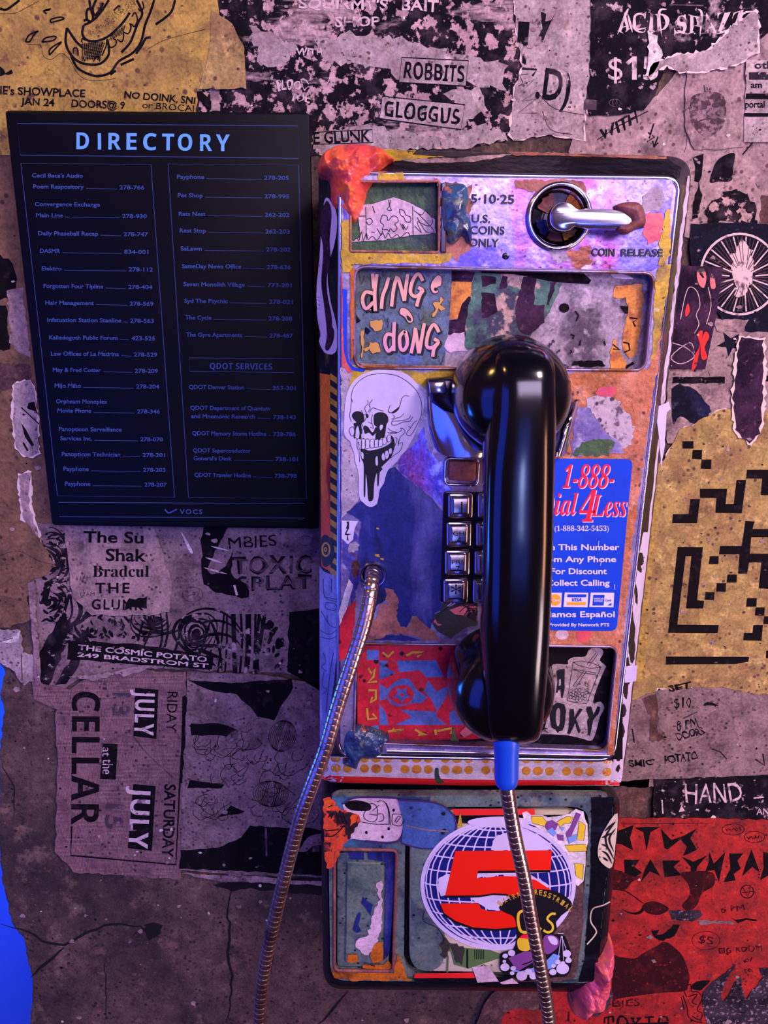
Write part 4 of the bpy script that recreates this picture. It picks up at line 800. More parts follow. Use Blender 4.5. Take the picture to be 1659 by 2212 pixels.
patch('coin_plate', A3("830,940 1000,880 1180,900 1260,900 1260,1090 1310,1130 1240,1320 1140,1230 1000,1110 850,1000"), 1, 2, 12, 13)
patch('coin_plate', A3("980,740 1060,600 1090,760 1180,900 1000,880 830,930 860,860"), 2, 3, 9, 13)
patch('coin_plate', A3("330,1620 430,1470 480,1620 500,1850 470,1990 420,2200 370,2050 400,1900 330,1800"), 1, 3, 9, 14)
patch('paint_ochre' if 'paint_ochre' in M else 'art_lichen', A3("390,1640 440,1620 480,1640 470,1700 380,1720"), 3, 2, 5, 15)
patch('rust_brown', A5("715,85 795,95 830,200 820,340 850,420 880,440 930,420 965,330 1050,400 1160,480 1200,560 1060,555 960,510 760,500 600,560 500,560 540,400 640,360 670,230 740,250 720,180"), 3, 3, 6, 16)
patch('red_print', A5("370,260 450,190 440,400 380,700 300,740 305,420"), 2, 1, 9, 17)
patch('strip_white', A5("390,0 430,60 370,260 305,420 300,300 340,150"), 2, 1, 9, 18)
patch('gold_print', A3("620,1725 660,1730 665,1755 625,1750"), 3, 1, 5, 19); patch('gold_print', A3("670,1762 702,1768 700,1782 672,1778"), 3, 1, 5, 19); patch('gold_print', A3("635,1490 660,1495 655,1508 635,1505"), 3, .5, 5, 19)
a = Sticker(A3("325,1430 470,1435 440,1500 425,1600 380,1640 325,1590"), 'sticker_white', FP, lvl=2, label='white scrap sticker with black brush mark')
a.poly('sticker_ink', A3("365,1440 390,1435 390,1500 365,1545 415,1550 380,1560 385,1610 370,1600 375,1560 350,1555 375,1500 360,1505 375,1460")).done()
a = Sticker("1197,990 1202,991 1204,994 1204,1000 1197,1000", 'card_blue', FP, lvl=1)

# --- coin slot window
W1 = MB().prism(grow(H1, 2), .1172, .1182).build('slot_panel', 'paint_green', root)
patch('art_pinkpaper', A1("470,560 540,545 600,540 740,500 790,485 930,530 960,545 1090,620 1160,680 1165,805 960,820 700,865 400,880 490,840 480,720 465,640"), 3, 1, 9, 21, 'print', .1182, W1)
mbp = MB(); dz = .1182+.0006
for s in ["540,570 545,860", "470,650 545,650", "960,560 965,825", "400,850 430,870 460,845 480,870 500,790 520,870 545,800 560,860 600,830 640,865 690,800 715,850 740,800 770,845 820,815 850,840 910,795 940,830", "690,640 730,650 740,690 780,650 820,660 830,700 800,720 820,760 790,790 760,760 750,790 730,770 690,770 700,730 670,700 690,640",
          "840,590 880,600 900,640 940,660 940,700 900,700 880,660 850,640 840,590", "545,680 580,670 600,700 570,730 545,700", "640,760 680,820 690,780", "745,500 750,560 730,590 770,600 755,560 765,505", "600,560 620,620 610,590", "850,715 880,775 870,720 900,770 920,740", "590,790 620,800", "970,600 1040,640 1080,600 1140,690 1100,740 1000,700 1040,800 980,740", "1000,620 1150,780 1080,790 1000,660"]:
    mbp.stroke(sm(A1(s)), 1.6, dz)
mbp.build('drawing', 'sticker_ink', W1)
mb = RootMB(); tube(mb, ringW(H1, .1248), .0007, closed=True); mb.build('slot_trim', 'rust_brown', smooth=1)
mb = RootMB(); mb.prism(Q("954,395 964,393 964,545 952,545"), .1248, .1262, bev=.0005).build('slot_rib', 'chrome_dark')
blob(A1("1215,560 1225,400 1300,370 1400,360 1450,400 1460,500 1440,600 1480,700 1490,870 1450,900 1400,830 1340,900 1270,890 1265,820 1225,760"), .1245, .0055, 'dried_glue', 'blue_gum', root, .0012, 70, 70, 14, label='mottled blue green glue lump with rust flecks')
# engraved words; the pale offset copy is a highlight painted along their edges
for nm, mt_, off, dd, st_ in (('painted_edge_glint', 'sticker_white', 1.3, .00075, ''), ('engraved_lettering', 'sticker_ink', 0, .0009, 'bold')):
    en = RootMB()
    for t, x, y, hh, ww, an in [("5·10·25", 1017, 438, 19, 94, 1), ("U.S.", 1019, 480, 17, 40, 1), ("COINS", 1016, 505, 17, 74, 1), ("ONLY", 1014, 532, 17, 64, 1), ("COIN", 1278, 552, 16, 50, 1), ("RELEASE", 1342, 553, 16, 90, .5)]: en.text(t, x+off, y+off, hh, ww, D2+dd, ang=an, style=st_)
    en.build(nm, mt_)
RootMB().prism(ell(1093, 553, 7.5, n=20), D2, D2+.0009, bev=.0004).build('screw', 'chrome_dark', smooth=40)
MB().poly(ell(1093, 553, 3.4, n=6), D2+.001).build('socket', 'crack_black', [c for c in bpy.data.objects if c.name.startswith('screw')][0])

# --- coin release lever in its bowl
def world_ring(cx, cy, r, d, n=48, ry=None):
    """ring of r metres round a pixel centre"""
    c = P(cx, cy, d); return [Vector((c.x+r*math.cos(2*math.pi*i/n), c.y, c.z+(ry or r)*math.sin(2*math.pi*i/n))) for i in range(n)]
def lathe(mb, cx, cy, prof, n=48, dc=.124, **kw):
    c = P(cx, cy, dc); rg = []
    for r, d in prof: rg.append([Vector((c.x+r*math.cos(2*math.pi*i/n), -d, c.z+r*math.sin(2*math.pi*i/n))) for i in range(n)])
    mb.loft(rg, **kw); return mb
r0 = (P(1264, 469, FP)-P(1206, 469, FP)).length
mb = RootMB(); lathe(mb, 1206, 469, [(r0*1.17, .1240), (r0*1.15, .1262), (r0*1.08, .1274), (r0*1.0, .1262), (r0*.96, .122), (r0*.9, .119), (r0*.3, .1165), (0.0001, .1165)], cap=False)
bowl = mb.build('release_bowl', 'chrome_dark', smooth=40, recalc=True)
mb = MB(); lathe(mb, 1206, 469, [(r0*1.24, .1245), (r0*1.22, .1266), (r0*1.15, .1280), (r0*1.06, .1276), (r0*1.04, .1245)], cap=False); mb.build('bowl_rim', 'chrome', bowl, smooth=1)
for t0, t1, mt in [(.3, 1.2, 'paint_orange'), (3.3, 4.1, 'paint_navy'), (5.0, 5.9, 'art_orange'), (4.2, 4.9, 'clay_brown'), (1.9, 2.8, 'clay_brown')]:
    mb = MB(); c = P(1206, 469, .119); p = []
    for rr, dd in ((.48, .1182), (.70, .1192), (.88, .1206)):
        p.append([Vector((c.x+r0*rr*math.cos(t0+(t1-t0)*i/8+.1*math.sin(i*2)), -dd-.0004, c.z+r0*rr*math.sin(t0+(t1-t0)*i/8))) for i in range(9)])
    o = []; [o.extend(q) for q in p]; mb.tri(o, [(k*9+i, k*9+i+1, k*9+10+i, k*9+9+i) for k in range(2) for i in range(8)]); mb.build('paint_daub', mt, bowl)
mb = RootMB(); hub = []
arm = Q("1190,467 1193,452 1203,440 1218,435 1233,438 1243,446 1252,450 1300,450 1382,454 1394,462 1393,488 1382,493 1300,492 1254,490 1243,489 1234,496 1218,499 1203,494 1193,483")
mb.prism(sm(arm, True, 2), .118, .1400, bev=.0016, sh=-.0004); lev = mb.build('release_lever', 'chrome', smooth=35)
blob(Q("1328,446 1350,437 1376,437 1388,448 1394,470 1392,488 1374,494 1352,506 1334,494 1362,478 1346,462"), .139, .0035, 'clay_wrap', 'clay_brown', lev, .0004, 60, 60, 12, label='brown clay wrapped round the lever tip')

# --- instruction card window with pasted art
W2 = MB().prism(grow(H2, 2), .1168, .1180).build('card_panel', 'art_lichen', root, label='card window pasted with torn sticker art')
a = Art(W2, .1181)
a.poly('art_teal', A1("440,1090 820,1110 1310,1130 1290,1600 1240,1985 900,1985 440,1960"), 'ding_dong_art')
a.poly('art_orange', A1("1310,1235 1490,1240 1480,1370 1440,1400 1360,1570 1290,1575"), 'orange_scrap').poly('ink_plum', A1("1310,1130 1520,1150 1490,1240 1310,1235")).poly('ink_plum', A1("1460,1370 1520,1380 1440,1740 1280,1710 1290,1580 1360,1575 1400,1440")).poly('art_pinkpaper', jag(A1("1290,1710 1420,1690 1440,1850 1300,1880 1240,1820"), 2, 8, 2))
a.poly('art_green', jag(A1("1520,1150 1659,1150 2100,1200 2300,1260 2190,1500 1950,1800 1700,1850 1430,1840 1430,1620"), 2, 10, 3), 'green_art')
for s in ["0,1190 120,1190 130,1260 0,1280", "190,1190 240,1200 220,1300 160,1310", "380,1200 490,1200 470,1440 560,1450 560,1600 420,1720 350,1700 300,1560 320,1400", "620,1250 670,1250 610,1440 580,1440", "0,1340 110,1340 150,1500 60,1560 0,1560"] + ["290,1640 430,1620 410,1740 240,1750"][:0]: a.poly('ink_plum', jag(A2(s), 2, 8, 4), 'green_art_shadow')
a.poly('ink_black', A2("0,1130 300,1120 900,1150 985,1225 960,1260 640,1240 300,1170 0,1160"))
a.poly('art_orange', jag(A2("1200,1270 1440,1260 1450,1400 1420,1700 1400,1870 1330,1930 1260,1860 1290,1600 1320,1500 1300,1380 1180,1380"), 2, 8, 5), 'orange_scrap').poly('art_orange', jag(A2("1190,1740 1240,1860 1300,1960 1280,2020 1150,2020 1160,1840"), 2, 8, 6), 'orange_scrap')
a.poly('ink_black', A2("1240,1455 1315,1460 1315,1520 1290,1525")).poly('sticker_white', sm(A2("1160,1170 1230,1160 1350,1200 1340,1215 1200,1205"), True)).poly('ink_black', ell(1219, 665, 11, 10)).poly('ink_black', jag(A2("830,1950 1080,1945 1110,2000 800,1990"), 2, 7, 3)).poly('ink_black', jag(A2("1360,1950 1370,1975 1300,2020 1300,1990"), 1, 7, 3))
for s in ["840,1500 870,1540 850,1590", "800,1710 830,1720 820,1750", "890,1760 880,1810", "1100,1770 1110,1810", "800,1850 810,1870 790,1880", "1330,1560 1400,1570 1360,1600 1380,1640", "1270,1780 1320,1790 1330,1850 1280,1870", "1180,1800 1240,1850 1180,1840"]: a.line('ink_black', A2(s), 3, smooth=False)
for s in ["1200,1160 1210,1200", "1240,1170 1250,1210", "1300,1180 1290,1215"]: a.line('ink_black', A2(s), 2)
# DING DONG letters: dark drop, peach body
DD = ["600,1165 610,1320 590,1500 615,1300", "640,1170 620,1330 625,1500", "620,1350 540,1330 510,1400 540,1480 610,1420", "745,1200 720,1290 690,1370 680,1480", "820,1190 790,1300 770,1460", "830,1200 860,1310 885,1410", "915,1170 900,1280 885,1410", "1050,1230 1010,1165 960,1230 940,1330 985,1370 1050,1320 1010,1290", "1040,1320 1010,1400 995,1460",
      "795,1600 790,1730 790,1860", "790,1720 730,1710 710,1780 740,1860 785,1820", "890,1680 845,1730 850,1830 880,1850 910,1800 905,1720 890,1680", "985,1650 970,1760 945,1880", "985,1660 1000,1770 1015,1880", "1065,1610 1045,1720 1018,1880", "1195,1690 1150,1620 1100,1700 1085,1810 1130,1830 1190,1780 1150,1750", "1185,1790 1150,1840 1140,1910"]
for s in DD: a.line('sticker_ink', [(x+3.5, y+4) for x, y in A1(s)], 11, 'letter_shadow')
for s in DD: a.line('sticker_ink', A1(s), 10.5, 'letter_outline')
for s in DD: a.line('art_peach', A1(s), 7.5, 'letter')
for s in ["1180,1180 1220,1200 1215,1270 1180,1290 1190,1330 1150,1345 1120,1300 1130,1240", "860,1470 920,1490 965,1560 960,1600 920,1605 890,1560 840,1520"]: a.line('sticker_ink', A1(s), 1.6, closed=True); a.poly('art_peach', sm(A1(s), True, 2), 'letter')
a.poly('sticker_ink', sm(A1("1160,1290 1185,1300 1170,1325 1150,1310"), True)).poly('sticker_ink', sm(A1("905,1540 940,1560 945,1590 915,1580"), True))
for s in ["1215,1370 1240,1400 1210,1440 1245,1480 1210,1500 1190,1480 1150,1560 1130,1550 1165,1480 1140,1430 1160,1410 1200,1430", "580,1590 690,1580 680,1670 620,1680 580,1640", "580,1780 660,1790 665,1870 600,1880 560,1830", "500,1680 530,1670 520,1800 510,1920 495,1920 505,1820 490,1740", "520,1840 560,1820 590,1830 540,1870"]:
    a.poly('art_ochre', jag(A1(s), 1.5, 6, 3), 'leaf'); a.line('sticker_ink', A1(s), 1.3, closed=True, smooth=False)
a.poly('ink_blueblack', A1("540,1640 585,1680 560,1710 525,1690")).poly('ink_blueblack', A1("445,1520 495,1590 440,1620"))
for s in ["690,1130 700,1190 725,1140", "1010,1520 1030,1590 1060,1560", "700,1530 740,1650 740,1560", "1190,1900 1215,1980 1240,1900", "480,1140 500,1260 530,1180", "1080,1140 1095,1195 1110,1140"]: a.line('ink_faded', A1(s), 1.4)
a.done()
mb = RootMB(); tube(mb, ringW(H2, .1243), .0008, closed=True); mb.build('window_trim', 'trim_metal', smooth=1)
patch('paint_orange', A1("400,1150 430,1100 442,1150 430,1900 420,1960 405,1900"), 4, 1, 9, 3, d=FP+.0004); patch('paint_orange', A1("470,1985 700,1985 1300,1998 1300,2008 700,2002 470,2000"), 4, .6, 9, 3, d=FP+.0004)
patch('card_blue', A1("330,1300 375,1310 370,1850 390,1960 440,2010 540,2020 520,2050 420,2030 370,1960 340,1850"), 2, 1, 9, 3)
patch('gum_pink', A1("322,1150 340,1300 340,1850 370,1960 430,2040 380,2060 350,2010 322,1990"), 1, 1, 9, 3)

# --- skull sticker
a = Sticker(sm(A3("700,75 860,95 960,160 1030,250 1062,330 1060,420 1030,520 985,640 940,730 900,800 850,850 820,900 770,945 735,985 715,1040 700,1100 665,1150 655,1210 640,1275 600,1305 555,1300 520,1270 490,1240 478,1180 478,1080 470,980 445,900 435,820 410,760 400,720 365,690 345,640 345,560 350,450 358,360 375,280 420,190 490,130 560,100 620,80"), True, 2), 'sticker_white', FP, 'white die cut sticker of a dripping black ink skull', 3)
K = 'sticker_ink'; L = lambda s, w_=5: a.line(K, A3(s), w_/4.1475, 'skull_line')
for s in ["425,370 410,330 415,290 430,240 480,180 560,130 660,113 740,115 830,135 920,190 990,260 1030,340 1042,420 1035,490 1010,550 985,600 955,650 930,668 905,655 915,630 940,600 920,580", "412,340 405,430 395,490 412,545", "940,600 965,560 1000,530", "930,315 890,310 860,340 845,400 800,440 765,465", "760,395 740,450 765,465", "880,470 850,500 790,520 770,560 800,575 880,545 930,540 960,500", "775,540 880,530 930,510 940,490",
          "500,440 520,480 545,470 530,420 560,380 555,350", "560,460 580,420 570,390 600,345", "575,460 600,420 640,430 700,450", "600,480 590,540 610,600 580,590", "590,560 560,545", "500,560 520,600 500,640 520,700", "545,500 530,540", "780,480 800,500 770,520", "740,600 760,620 820,640 760,640", "735,640 800,650 860,620 850,600 880,610 890,640 850,680 830,740 870,730 850,800 800,840 760,870", "800,680 820,700 800,760", "390,620 400,600 430,590 440,650 410,670 390,620", "430,670 460,700 465,750 500,790", "480,800 485,905", "500,640 490,700", "640,640 650,720", "840,700 830,760"]: L(s)
for s in ["415,490 430,460 470,448 510,465 525,500 525,540 500,570 510,640 495,700 480,690 485,640 470,580 450,620 445,690 432,680 440,600 430,560 455,550 430,520", "615,480 650,460 700,462 735,490 742,540 725,570 715,650 700,690 680,690 640,720 625,715 630,640 640,590 615,570 610,520",
          "525,580 560,590 600,640 630,590 640,620 605,670 570,640 530,650", "500,770 560,800 640,790 720,760 770,720 760,665 790,690 800,760 780,830 760,870 700,930 680,950 690,970 665,1000 655,1110 643,1110 640,1000 615,1100 608,1230 585,1255 562,1240 552,1100 540,1010 535,1200 522,1200 522,1020 520,920 500,870 520,850 495,810", "540,480 560,475 565,500 550,510", "740,440 765,465 790,450 830,420 845,400 830,440 780,470"]: a.poly(K, sm(A3(s), True, 3), 'skull_blot')
for s in ["665,580 690,572 690,600 670,620", "455,620 470,640 465,660 452,650", "500,650 515,690 505,700"]: a.poly('sticker_white', sm(A3(s), True), 'highlight')
for x in range(6):
    X0 = 465+x*36+(x > 2)*8; a.poly('sticker_white', sm(A3(f"{X0},{700+x*3} {X0+17},{708} {X0+34},{702} {X0+36},{775-x*4} {X0+20},{795-x*6} {X0},{780-x*3}"), True), 'tooth'); a.line(K, A3(f"{X0},{700+x*3} {X0+34},{702} {X0+36},{775-x*4} {X0+20},{795-x*6} {X0},{780-x*3}"), 1, 'tooth_line', True)
for s in ["690,700 720,680 725,730 700,750", "735,670 765,665 760,715 735,720", "680,850 700,820 715,880 690,890", "710,820 735,800 750,850 720,880", "745,790 770,780 775,820 752,835", "625,870 645,850 650,930 628,930", "500,810 520,830 520,880 500,860", "470,720 490,770 480,780"]: a.poly('sticker_white', sm(A3(s), True), 'tooth'); a.line(K, A3(s), 1, 'tooth_line', True)
a.done()

# --- blue phone card sticker
a = Sticker(rq((1050, 990), (1367, 992), (1332, 1363), (1048, 1360), 14, 4), 'card_blue', FP, 'blue calling card sticker with red 1-888 number', 3)
for mt_, ox, oy in (('card_white', 1.6, 1.8), ('card_red', 0, 0)):
    n_ = 'number_shadow' if ox else 'number'
    a.text(mt_, "1-888-", 1212+ox, 1054+oy, 48, 110, style='serifb', sh=.22, name=n_).text(mt_, "Dial", 1162+ox, 1112+oy, 46, 84, style='serifbi', sh=.05, name=n_).text(mt_, "4", 1246+ox, 1127+oy, 66, 34, style='serifb', sh=.22, name=n_).text(mt_, "Less", 1277+ox, 1115+oy, 46, 76, style='serifbi', sh=.05, name=n_)
a.text('card_white', "(1-888-342-5453)", 1198, 1147, 11, 117, style='serifb')
for t, x0, x1, y in [("Use This Number", 1162, 1338, 1188), ("From Any Phone", 1162, 1331, 1214), ("For Discount", 1190, 1311, 1240), ("Collect Calling", 1180, 1317, 1265), ("Hablamos Español", 1146, 1328, 1333)]: a.text('card_white', t, x0, y, 12.5, x1-x0, style='bold')
a.text('card_white', "Service Provided By Network PTS", 1148, 1353, 7, 168, style='bold')
for x0, x1 in ((1160, 1214), (1219, 1271), (1275, 1327)): a.poly('card_white', [(x0+1, 1280), (x1, 1280.5), (x1-2, 1312), (x0-2, 1311)], 'pay_logo')
a.poly('card_gold', ell(1199, 1296, 13, 12.5), 'logo_disc').poly('card_red', ell(1180, 1296, 13, 12.5), 'logo_disc').text('card_white', "MasterCard", 1168, 1299, 6, 42, style='bold', name='logo_lettering')
a.poly('card_blue', "1226,1284 1267,1284 1266,1290 1226,1290", 'logo_bar').poly('card_gold', "1226,1301 1266,1301 1265,1307 1225,1307", 'logo_bar').text('card_blue', "VISA", 1236, 1299, 7, 20, style='sansbi', name='logo_lettering')
a.poly('card_blue', "1282,1285 1306,1285 1304,1308 1280,1308", 'logo_bar').text('card_white', "AMERICAN", 1283, 1295, 3.4, 21, style='bold', name='logo_lettering2').text('card_white', "EXPRESS", 1284, 1300, 3.4, 18, style='bold', name='logo_lettering2').text('card_blue', "Card", 1307, 1299, 4.5, 13, style='bold', name='logo_lettering').poly('card_blue', "1312,1308 1321,1308 1321,1302", 'logo_bar')
a.line('card_white', "1294,1168 1292,1182", 1, smooth=False).line('card_white', "1300,1208 1297,1222", 1, smooth=False).line('card_white', "1327,1262 1328,1274", 1, smooth=False).done()
patch('gum_pink', sm(Q("1247,1364 1274,1363 1276,1378 1262,1388 1247,1384"), True), 2, .5, 9, 2, raw=False); patch('art_pinkpaper', ell(1214, 1371, 14, 11), 2, .5, 9, 2)

# --- keypad
kp = MB().prism(rq((958, 1062), (1166, 1066), (1156, 1306), (950, 1302), 8, 3), .1236, .1252, bev=.0004).build('keypad', 'chrome_dark', root, smooth=30)
LEG = {(0, 0): [("1", 996, 1108, 24, 3)], (1, 0): [("GHI", 979, 1157, 9, 28), ("4", 987, 1173, 13, 9)], (2, 0): [("PRS", 976, 1219, 9, 28), ("7", 985, 1236, 13, 8)], (3, 0): [("*", 974, 1298, 34, 22)]}
for r in range(4):
    for c in range(3):
        x = 995-r*3.4+c*64; y = 1094+r*61.5
        b = MB().prism(rq((x-27, y-27), (x+27, y-27), (x+26, y+26), (x-27, y+26), 5, 2), .125, .1272, bev=.0009).build('key_collar', 'chrome', kp, smooth=30)
        k = MB().prism(rq((x-19, y-19), (x+19, y-19), (x+18, y+18), (x-19, y+18), 3, 2), .1250, .1300, bev=.0012).build('key', 'steel_key', kp, smooth=30)
        if (r, c) in LEG:
            kb = MB()
            for t, tx, ty, th, tw in LEG[(r, c)]: kb.text(t, tx, ty, th, tw, .13015, style='' if t != '1' else '')
            kb.build('key_legend', 'sticker_ink', kp)
mb = RootMB(); mb.prism(rq((970, 995), (1030, 997), (1028, 1042), (968, 1038), 8, 3), .124, .1285, bev=.0016).build('top_button', 'clay_brown', smooth=30, label='brown painted button above the keys')
mb = RootMB(); tube(mb, [P(x, y, .1248) for x, y in rq((962, 990), (1034, 992), (1031, 1048), (960, 1046), 12, 4)], .0009, closed=True); mb.build('button_trim', 'chrome', smooth=1)
a = Sticker(A5("1240,205 1400,195 1540,220 1540,420 1450,430 1300,540 1180,470 1130,400 1140,340 1200,290"), 'olive_dark', FP, 'moth wing sticker scrap in olive and salmon', 2, amp=1.5)
a.poly('wing_salmon', A5("1290,280 1400,240 1530,230 1540,390 1420,330 1340,320")).poly('sticker_white', A5("1265,245 1320,205 1380,205 1290,250")).poly('wing_salmon', A5("1140,380 1160,350 1180,400 1225,410 1190,425"))
for s in ["1400,200 1450,260 1540,270", "1380,300 1440,250 1540,240", "1420,330 1470,280 1540,300", "1450,340 1500,300 1540,330", "1130,390 1180,340 1280,250 1350,205"]: a.line(K, A5(s), 1.6)
a.done()

# --- hook cradle
cr = RootMB(); cr.prism(sm(Q("924,820 970,816 1000,820 1010,870 1000,900 960,890 930,868"), True, 1), .124, .133, bev=.002).build('hook_bracket', 'chrome_dark', smooth=35)
cr = RootMB(); cr.prism(Q("926,826 962,824 966,846 960,852 928,850"), .133, .1345, bev=.0008).build('hook_plate', 'chrome', smooth=35)
def bend(mb, px, prof, n=1):
    """sheet metal bent along prof: list of (d, scale) over an outline row"""
for nm, rows in (('hook_arm', [[(922, 856, .1242), (926, 920, .1242), (940, 970, .1242)], [(930, 858, .127), (936, 925, .127), (950, 978, .127)], [(952, 872, .129), (958, 930, .130), (966, 986, .1305)], [(985, 894, .131), (992, 940, .1345), (996, 988, .1355)], [(1026, 908, .1325), (1032, 946, .1345), (1036, 988, .1400)], [(1044, 914, .1330), (1048, 952, .1350), (1047, 988, .1420)]]),
                 ('hook_arm', [[(1182, 900, .131), (1180, 950, .133), (1178, 990, .142)], [(1194, 884, .131), (1196, 944, .136), (1192, 988, .147)], [(1216, 876, .132), (1214, 930, .146), (1206, 986, .147)], [(1240, 868, .140), (1230, 926, .146), (1216, 984, .144)], [(1250, 866, .134), (1238, 924, .136), (1224, 982, .134)], [(1246, 862, .126), (1236, 920, .126), (1222, 978, .126)]])):
    mb = MB(); fine = sm([tuple(v for q in r for v in q) for r in rows], n=4); g1 = []
    for r in fine:
        col = sm([r[0:3], r[3:6], r[6:9]], n=4); g1.append([P(x, y, d) for x, y, d in col]+[P(x, y, d-.002) for x, y, d in col[::-1]])
    mb.loft(g1); mb.build(nm, 'chrome', root, smooth=40, recalc=True)
RootMB().prism(Q("1222,824 1234,822 1236,852 1224,856"), .124, .134, bev=.001).build('hook_bracket', 'chrome', smooth=35)

# --- cord grommet
mb = RootMB(); lathe(mb, 805, 1240, [(.0078, .124), (.0078, .1256), (.0070, .1268), (.0060, .1262), (.0054, .1245), (.0054, .1236), (.0001, .1236)], cap=False); mb.build('cord_grommet', 'chrome', smooth=40, recalc=True)

# --- lower window
W4 = MB().prism(grow(H4, 2), .1168, .1180).build('lower_card_panel', 'ink_black', root, label='lower card window with red print on the left')
a = Art(W4, .1181)
a.poly('red_print', A5("465,600 1300,590 1700,640 1700,1390 1640,1420 1500,1440 740,1450 600,1340 465,1340"), 'red_card')
for s in ["548,638 658,640 655,728 548,728", "662,735 745,735 705,780 810,850 662,910", "815,735 1170,730 1240,880 1080,885 1020,820 840,840", "662,935 735,990 720,1080 662,1095", "662,1120 720,1200 745,1310 662,1310", "1100,910 1170,1010 1280,960 1260,1060 1180,1190 1120,1070 1060,1010",
          "850,1175 1170,1190 1180,1240 1265,1310 800,1310 950,1240", "1290,1200 1330,1170 1420,1310 1290,1310", "550,1330 655,1310 660,1400 600,1360"]: a.poly('blue_print', A5(s), 'pattern')
a.poly('blue_print', A5("855,895 930,895 1000,1000 1095,1060 1040,1115 930,1120 850,1145 770,1130 735,1080 720,1000 780,940"), 'pattern').poly('red_print', sm(A5("855,955 930,965 970,1030 940,1100 860,1125 780,1100 745,1040 780,980"), True), 'pattern_ring')
st = [(867+ (14 if i % 2 == 0 else 7)*4.1475*math.cos(math.pi*i/5+.3)/4.1475*1, 0) for i in range(10)]
cc = A5("862,1040")[0]; a.poly('blue_print', [(cc[0]+(20 if i % 2 == 0 else 10)*math.cos(math.pi*i/5+.3), cc[1]+(19 if i % 2 == 0 else 10)*math.sin(math.pi*i/5+.3)) for i in range(10)], 'star').poly('red_print', ell(cc[0], cc[1], 4, 4), 'star_eye')
for s in ["560,800 590,850 620,800 610,880 560,930 640,920", "560,1000 630,1000 630,1080 580,1110 600,1060", "550,1160 560,1260 640,1250 600,1210", "690,660 740,700 790,650", "900,690 960,660 1060,660 1000,700", "740,1370 800,1360 880,1350", "780,1345 840,1390", "980,1350 1030,1380 1090,1390 1010,1400", "1150,1370 1310,1340 1300,1390", "1160,1350 1170,1400"]: a.line('gold_print', A5(s), 5, 'gold_mark', smooth=False)
a.poly('wing_salmon', A5("1380,1380 1440,1320 1520,1370 1420,1425"), 'scrap').poly('green_print', A5("1330,1320 1350,1420 1400,1480 1290,1480"), 'scrap')
a.poly('ink_black', Q("1060,1380 1345,1385 1345,1640 1050,1640 1080,1600 1100,1500"), 'black_card')
X = lambda s: A6(s)
a.poly('paper_grey', sm(X("640,975 770,975 775,940 830,910 930,905 960,850 1020,820 1080,840 1090,880 1060,940 1115,990 1100,1030 1060,1120 1000,1310 1070,1310 1100,1370 1060,1450 1020,1600 980,1660 900,1640 760,1610 560,1600 380,1610 480,1560 560,1560 600,1400 640,1320 660,1180 640,1050"), True, 3), 'tea_sticker')
for s in ["820,955 770,1300 940,1330 1070,1000", "820,955 870,985 980,1012 1070,1000", "820,955 900,945 1000,965 1070,1000", "825,1020 900,1050 1030,1070", "825,1020 870,1025 960,1040 1030,1055", "770,1300 840,1318 940,1328", "945,975 1030,870 1045,880 965,990", "820,1170 920,1030", "855,1170 940,1035", "820,1170 855,1170"]: a.line(K, X(s), 1.3, 'cup_line', smooth=False)
for i, (x, y) in enumerate([(800, 1240), (825, 1225), (850, 1205), (880, 1205), (845, 1240), (875, 1235), (905, 1240), (940, 1230), (800, 1270), (828, 1278), (860, 1275), (885, 1258), (905, 1275), (930, 1260), (930, 1285), (855, 1297), (888, 1297), (825, 1250)]): a.line(K, ell(*X(f"{x},{y}")[0], 3.4, 3.2, 10), 1, 'pearl', True, False)
a.line(K, ell(*X("942,1158")[0], 3.4, 3.4, 10), 1, 'pearl', True, False).poly(K, ell(*X("882,1150")[0], 1.6), 'pearl_dot').line(K, X("925,1130 930,1145"), 1, 'cup_line')
for s in ["670,1030 745,1015 745,1180 730,1280 715,1275 710,1200 690,1210 685,1230 668,1230 680,1120", "610,1450 625,1350 680,1318 740,1330 760,1400 745,1520 730,1570 700,1575 685,1590 660,1560 625,1540", "790,1375 830,1380 830,1450 880,1370 905,1375 850,1470 890,1570 875,1600 860,1570 840,1500 820,1540 790,1600 770,1590 785,1500", "940,1350 985,1355 1005,1430 1040,1350 1065,1355 1050,1420 1000,1480 975,1620 955,1600 945,1480 965,1450 940,1400"]: a.poly(K, jag(X(s), .8, 7, 2), 'drip_letter')
a.poly('paper_grey', X("695,1110 712,1105 712,1160 692,1170"), 'letter_hole').poly('paper_grey', sm(X("670,1400 690,1365 705,1400 700,1500 685,1530 668,1490"), True), 'letter_hole')
for s in ["480,1570 540,1545 590,1550", "500,1590 560,1570 600,1590", "560,1500 575,1480"]: a.line(K, X(s), 1.6)
a.done()
mb = RootMB(); tube(mb, ringW(H4, .1242), .0008, closed=True); mb.build('lower_window_trim', 'trim_metal', smooth=1)
RootMB().prism(Q("835,1621 1318,1632 1316,1638 832,1628"), .124, .1255, bev=.0005).build('ledge', 'chrome')
blob(A5("400,1340 520,1340 700,1400 750,1430 700,1500 690,1560 600,1600 520,1600 480,1640 460,1700 420,1690 330,1650 390,1620 350,1560 340,1420"), .1225, .0045, 'dried_glue', 'blue_gum', root, .0016, 70, 80, 16, label='blue glue smear on the lower left corner')

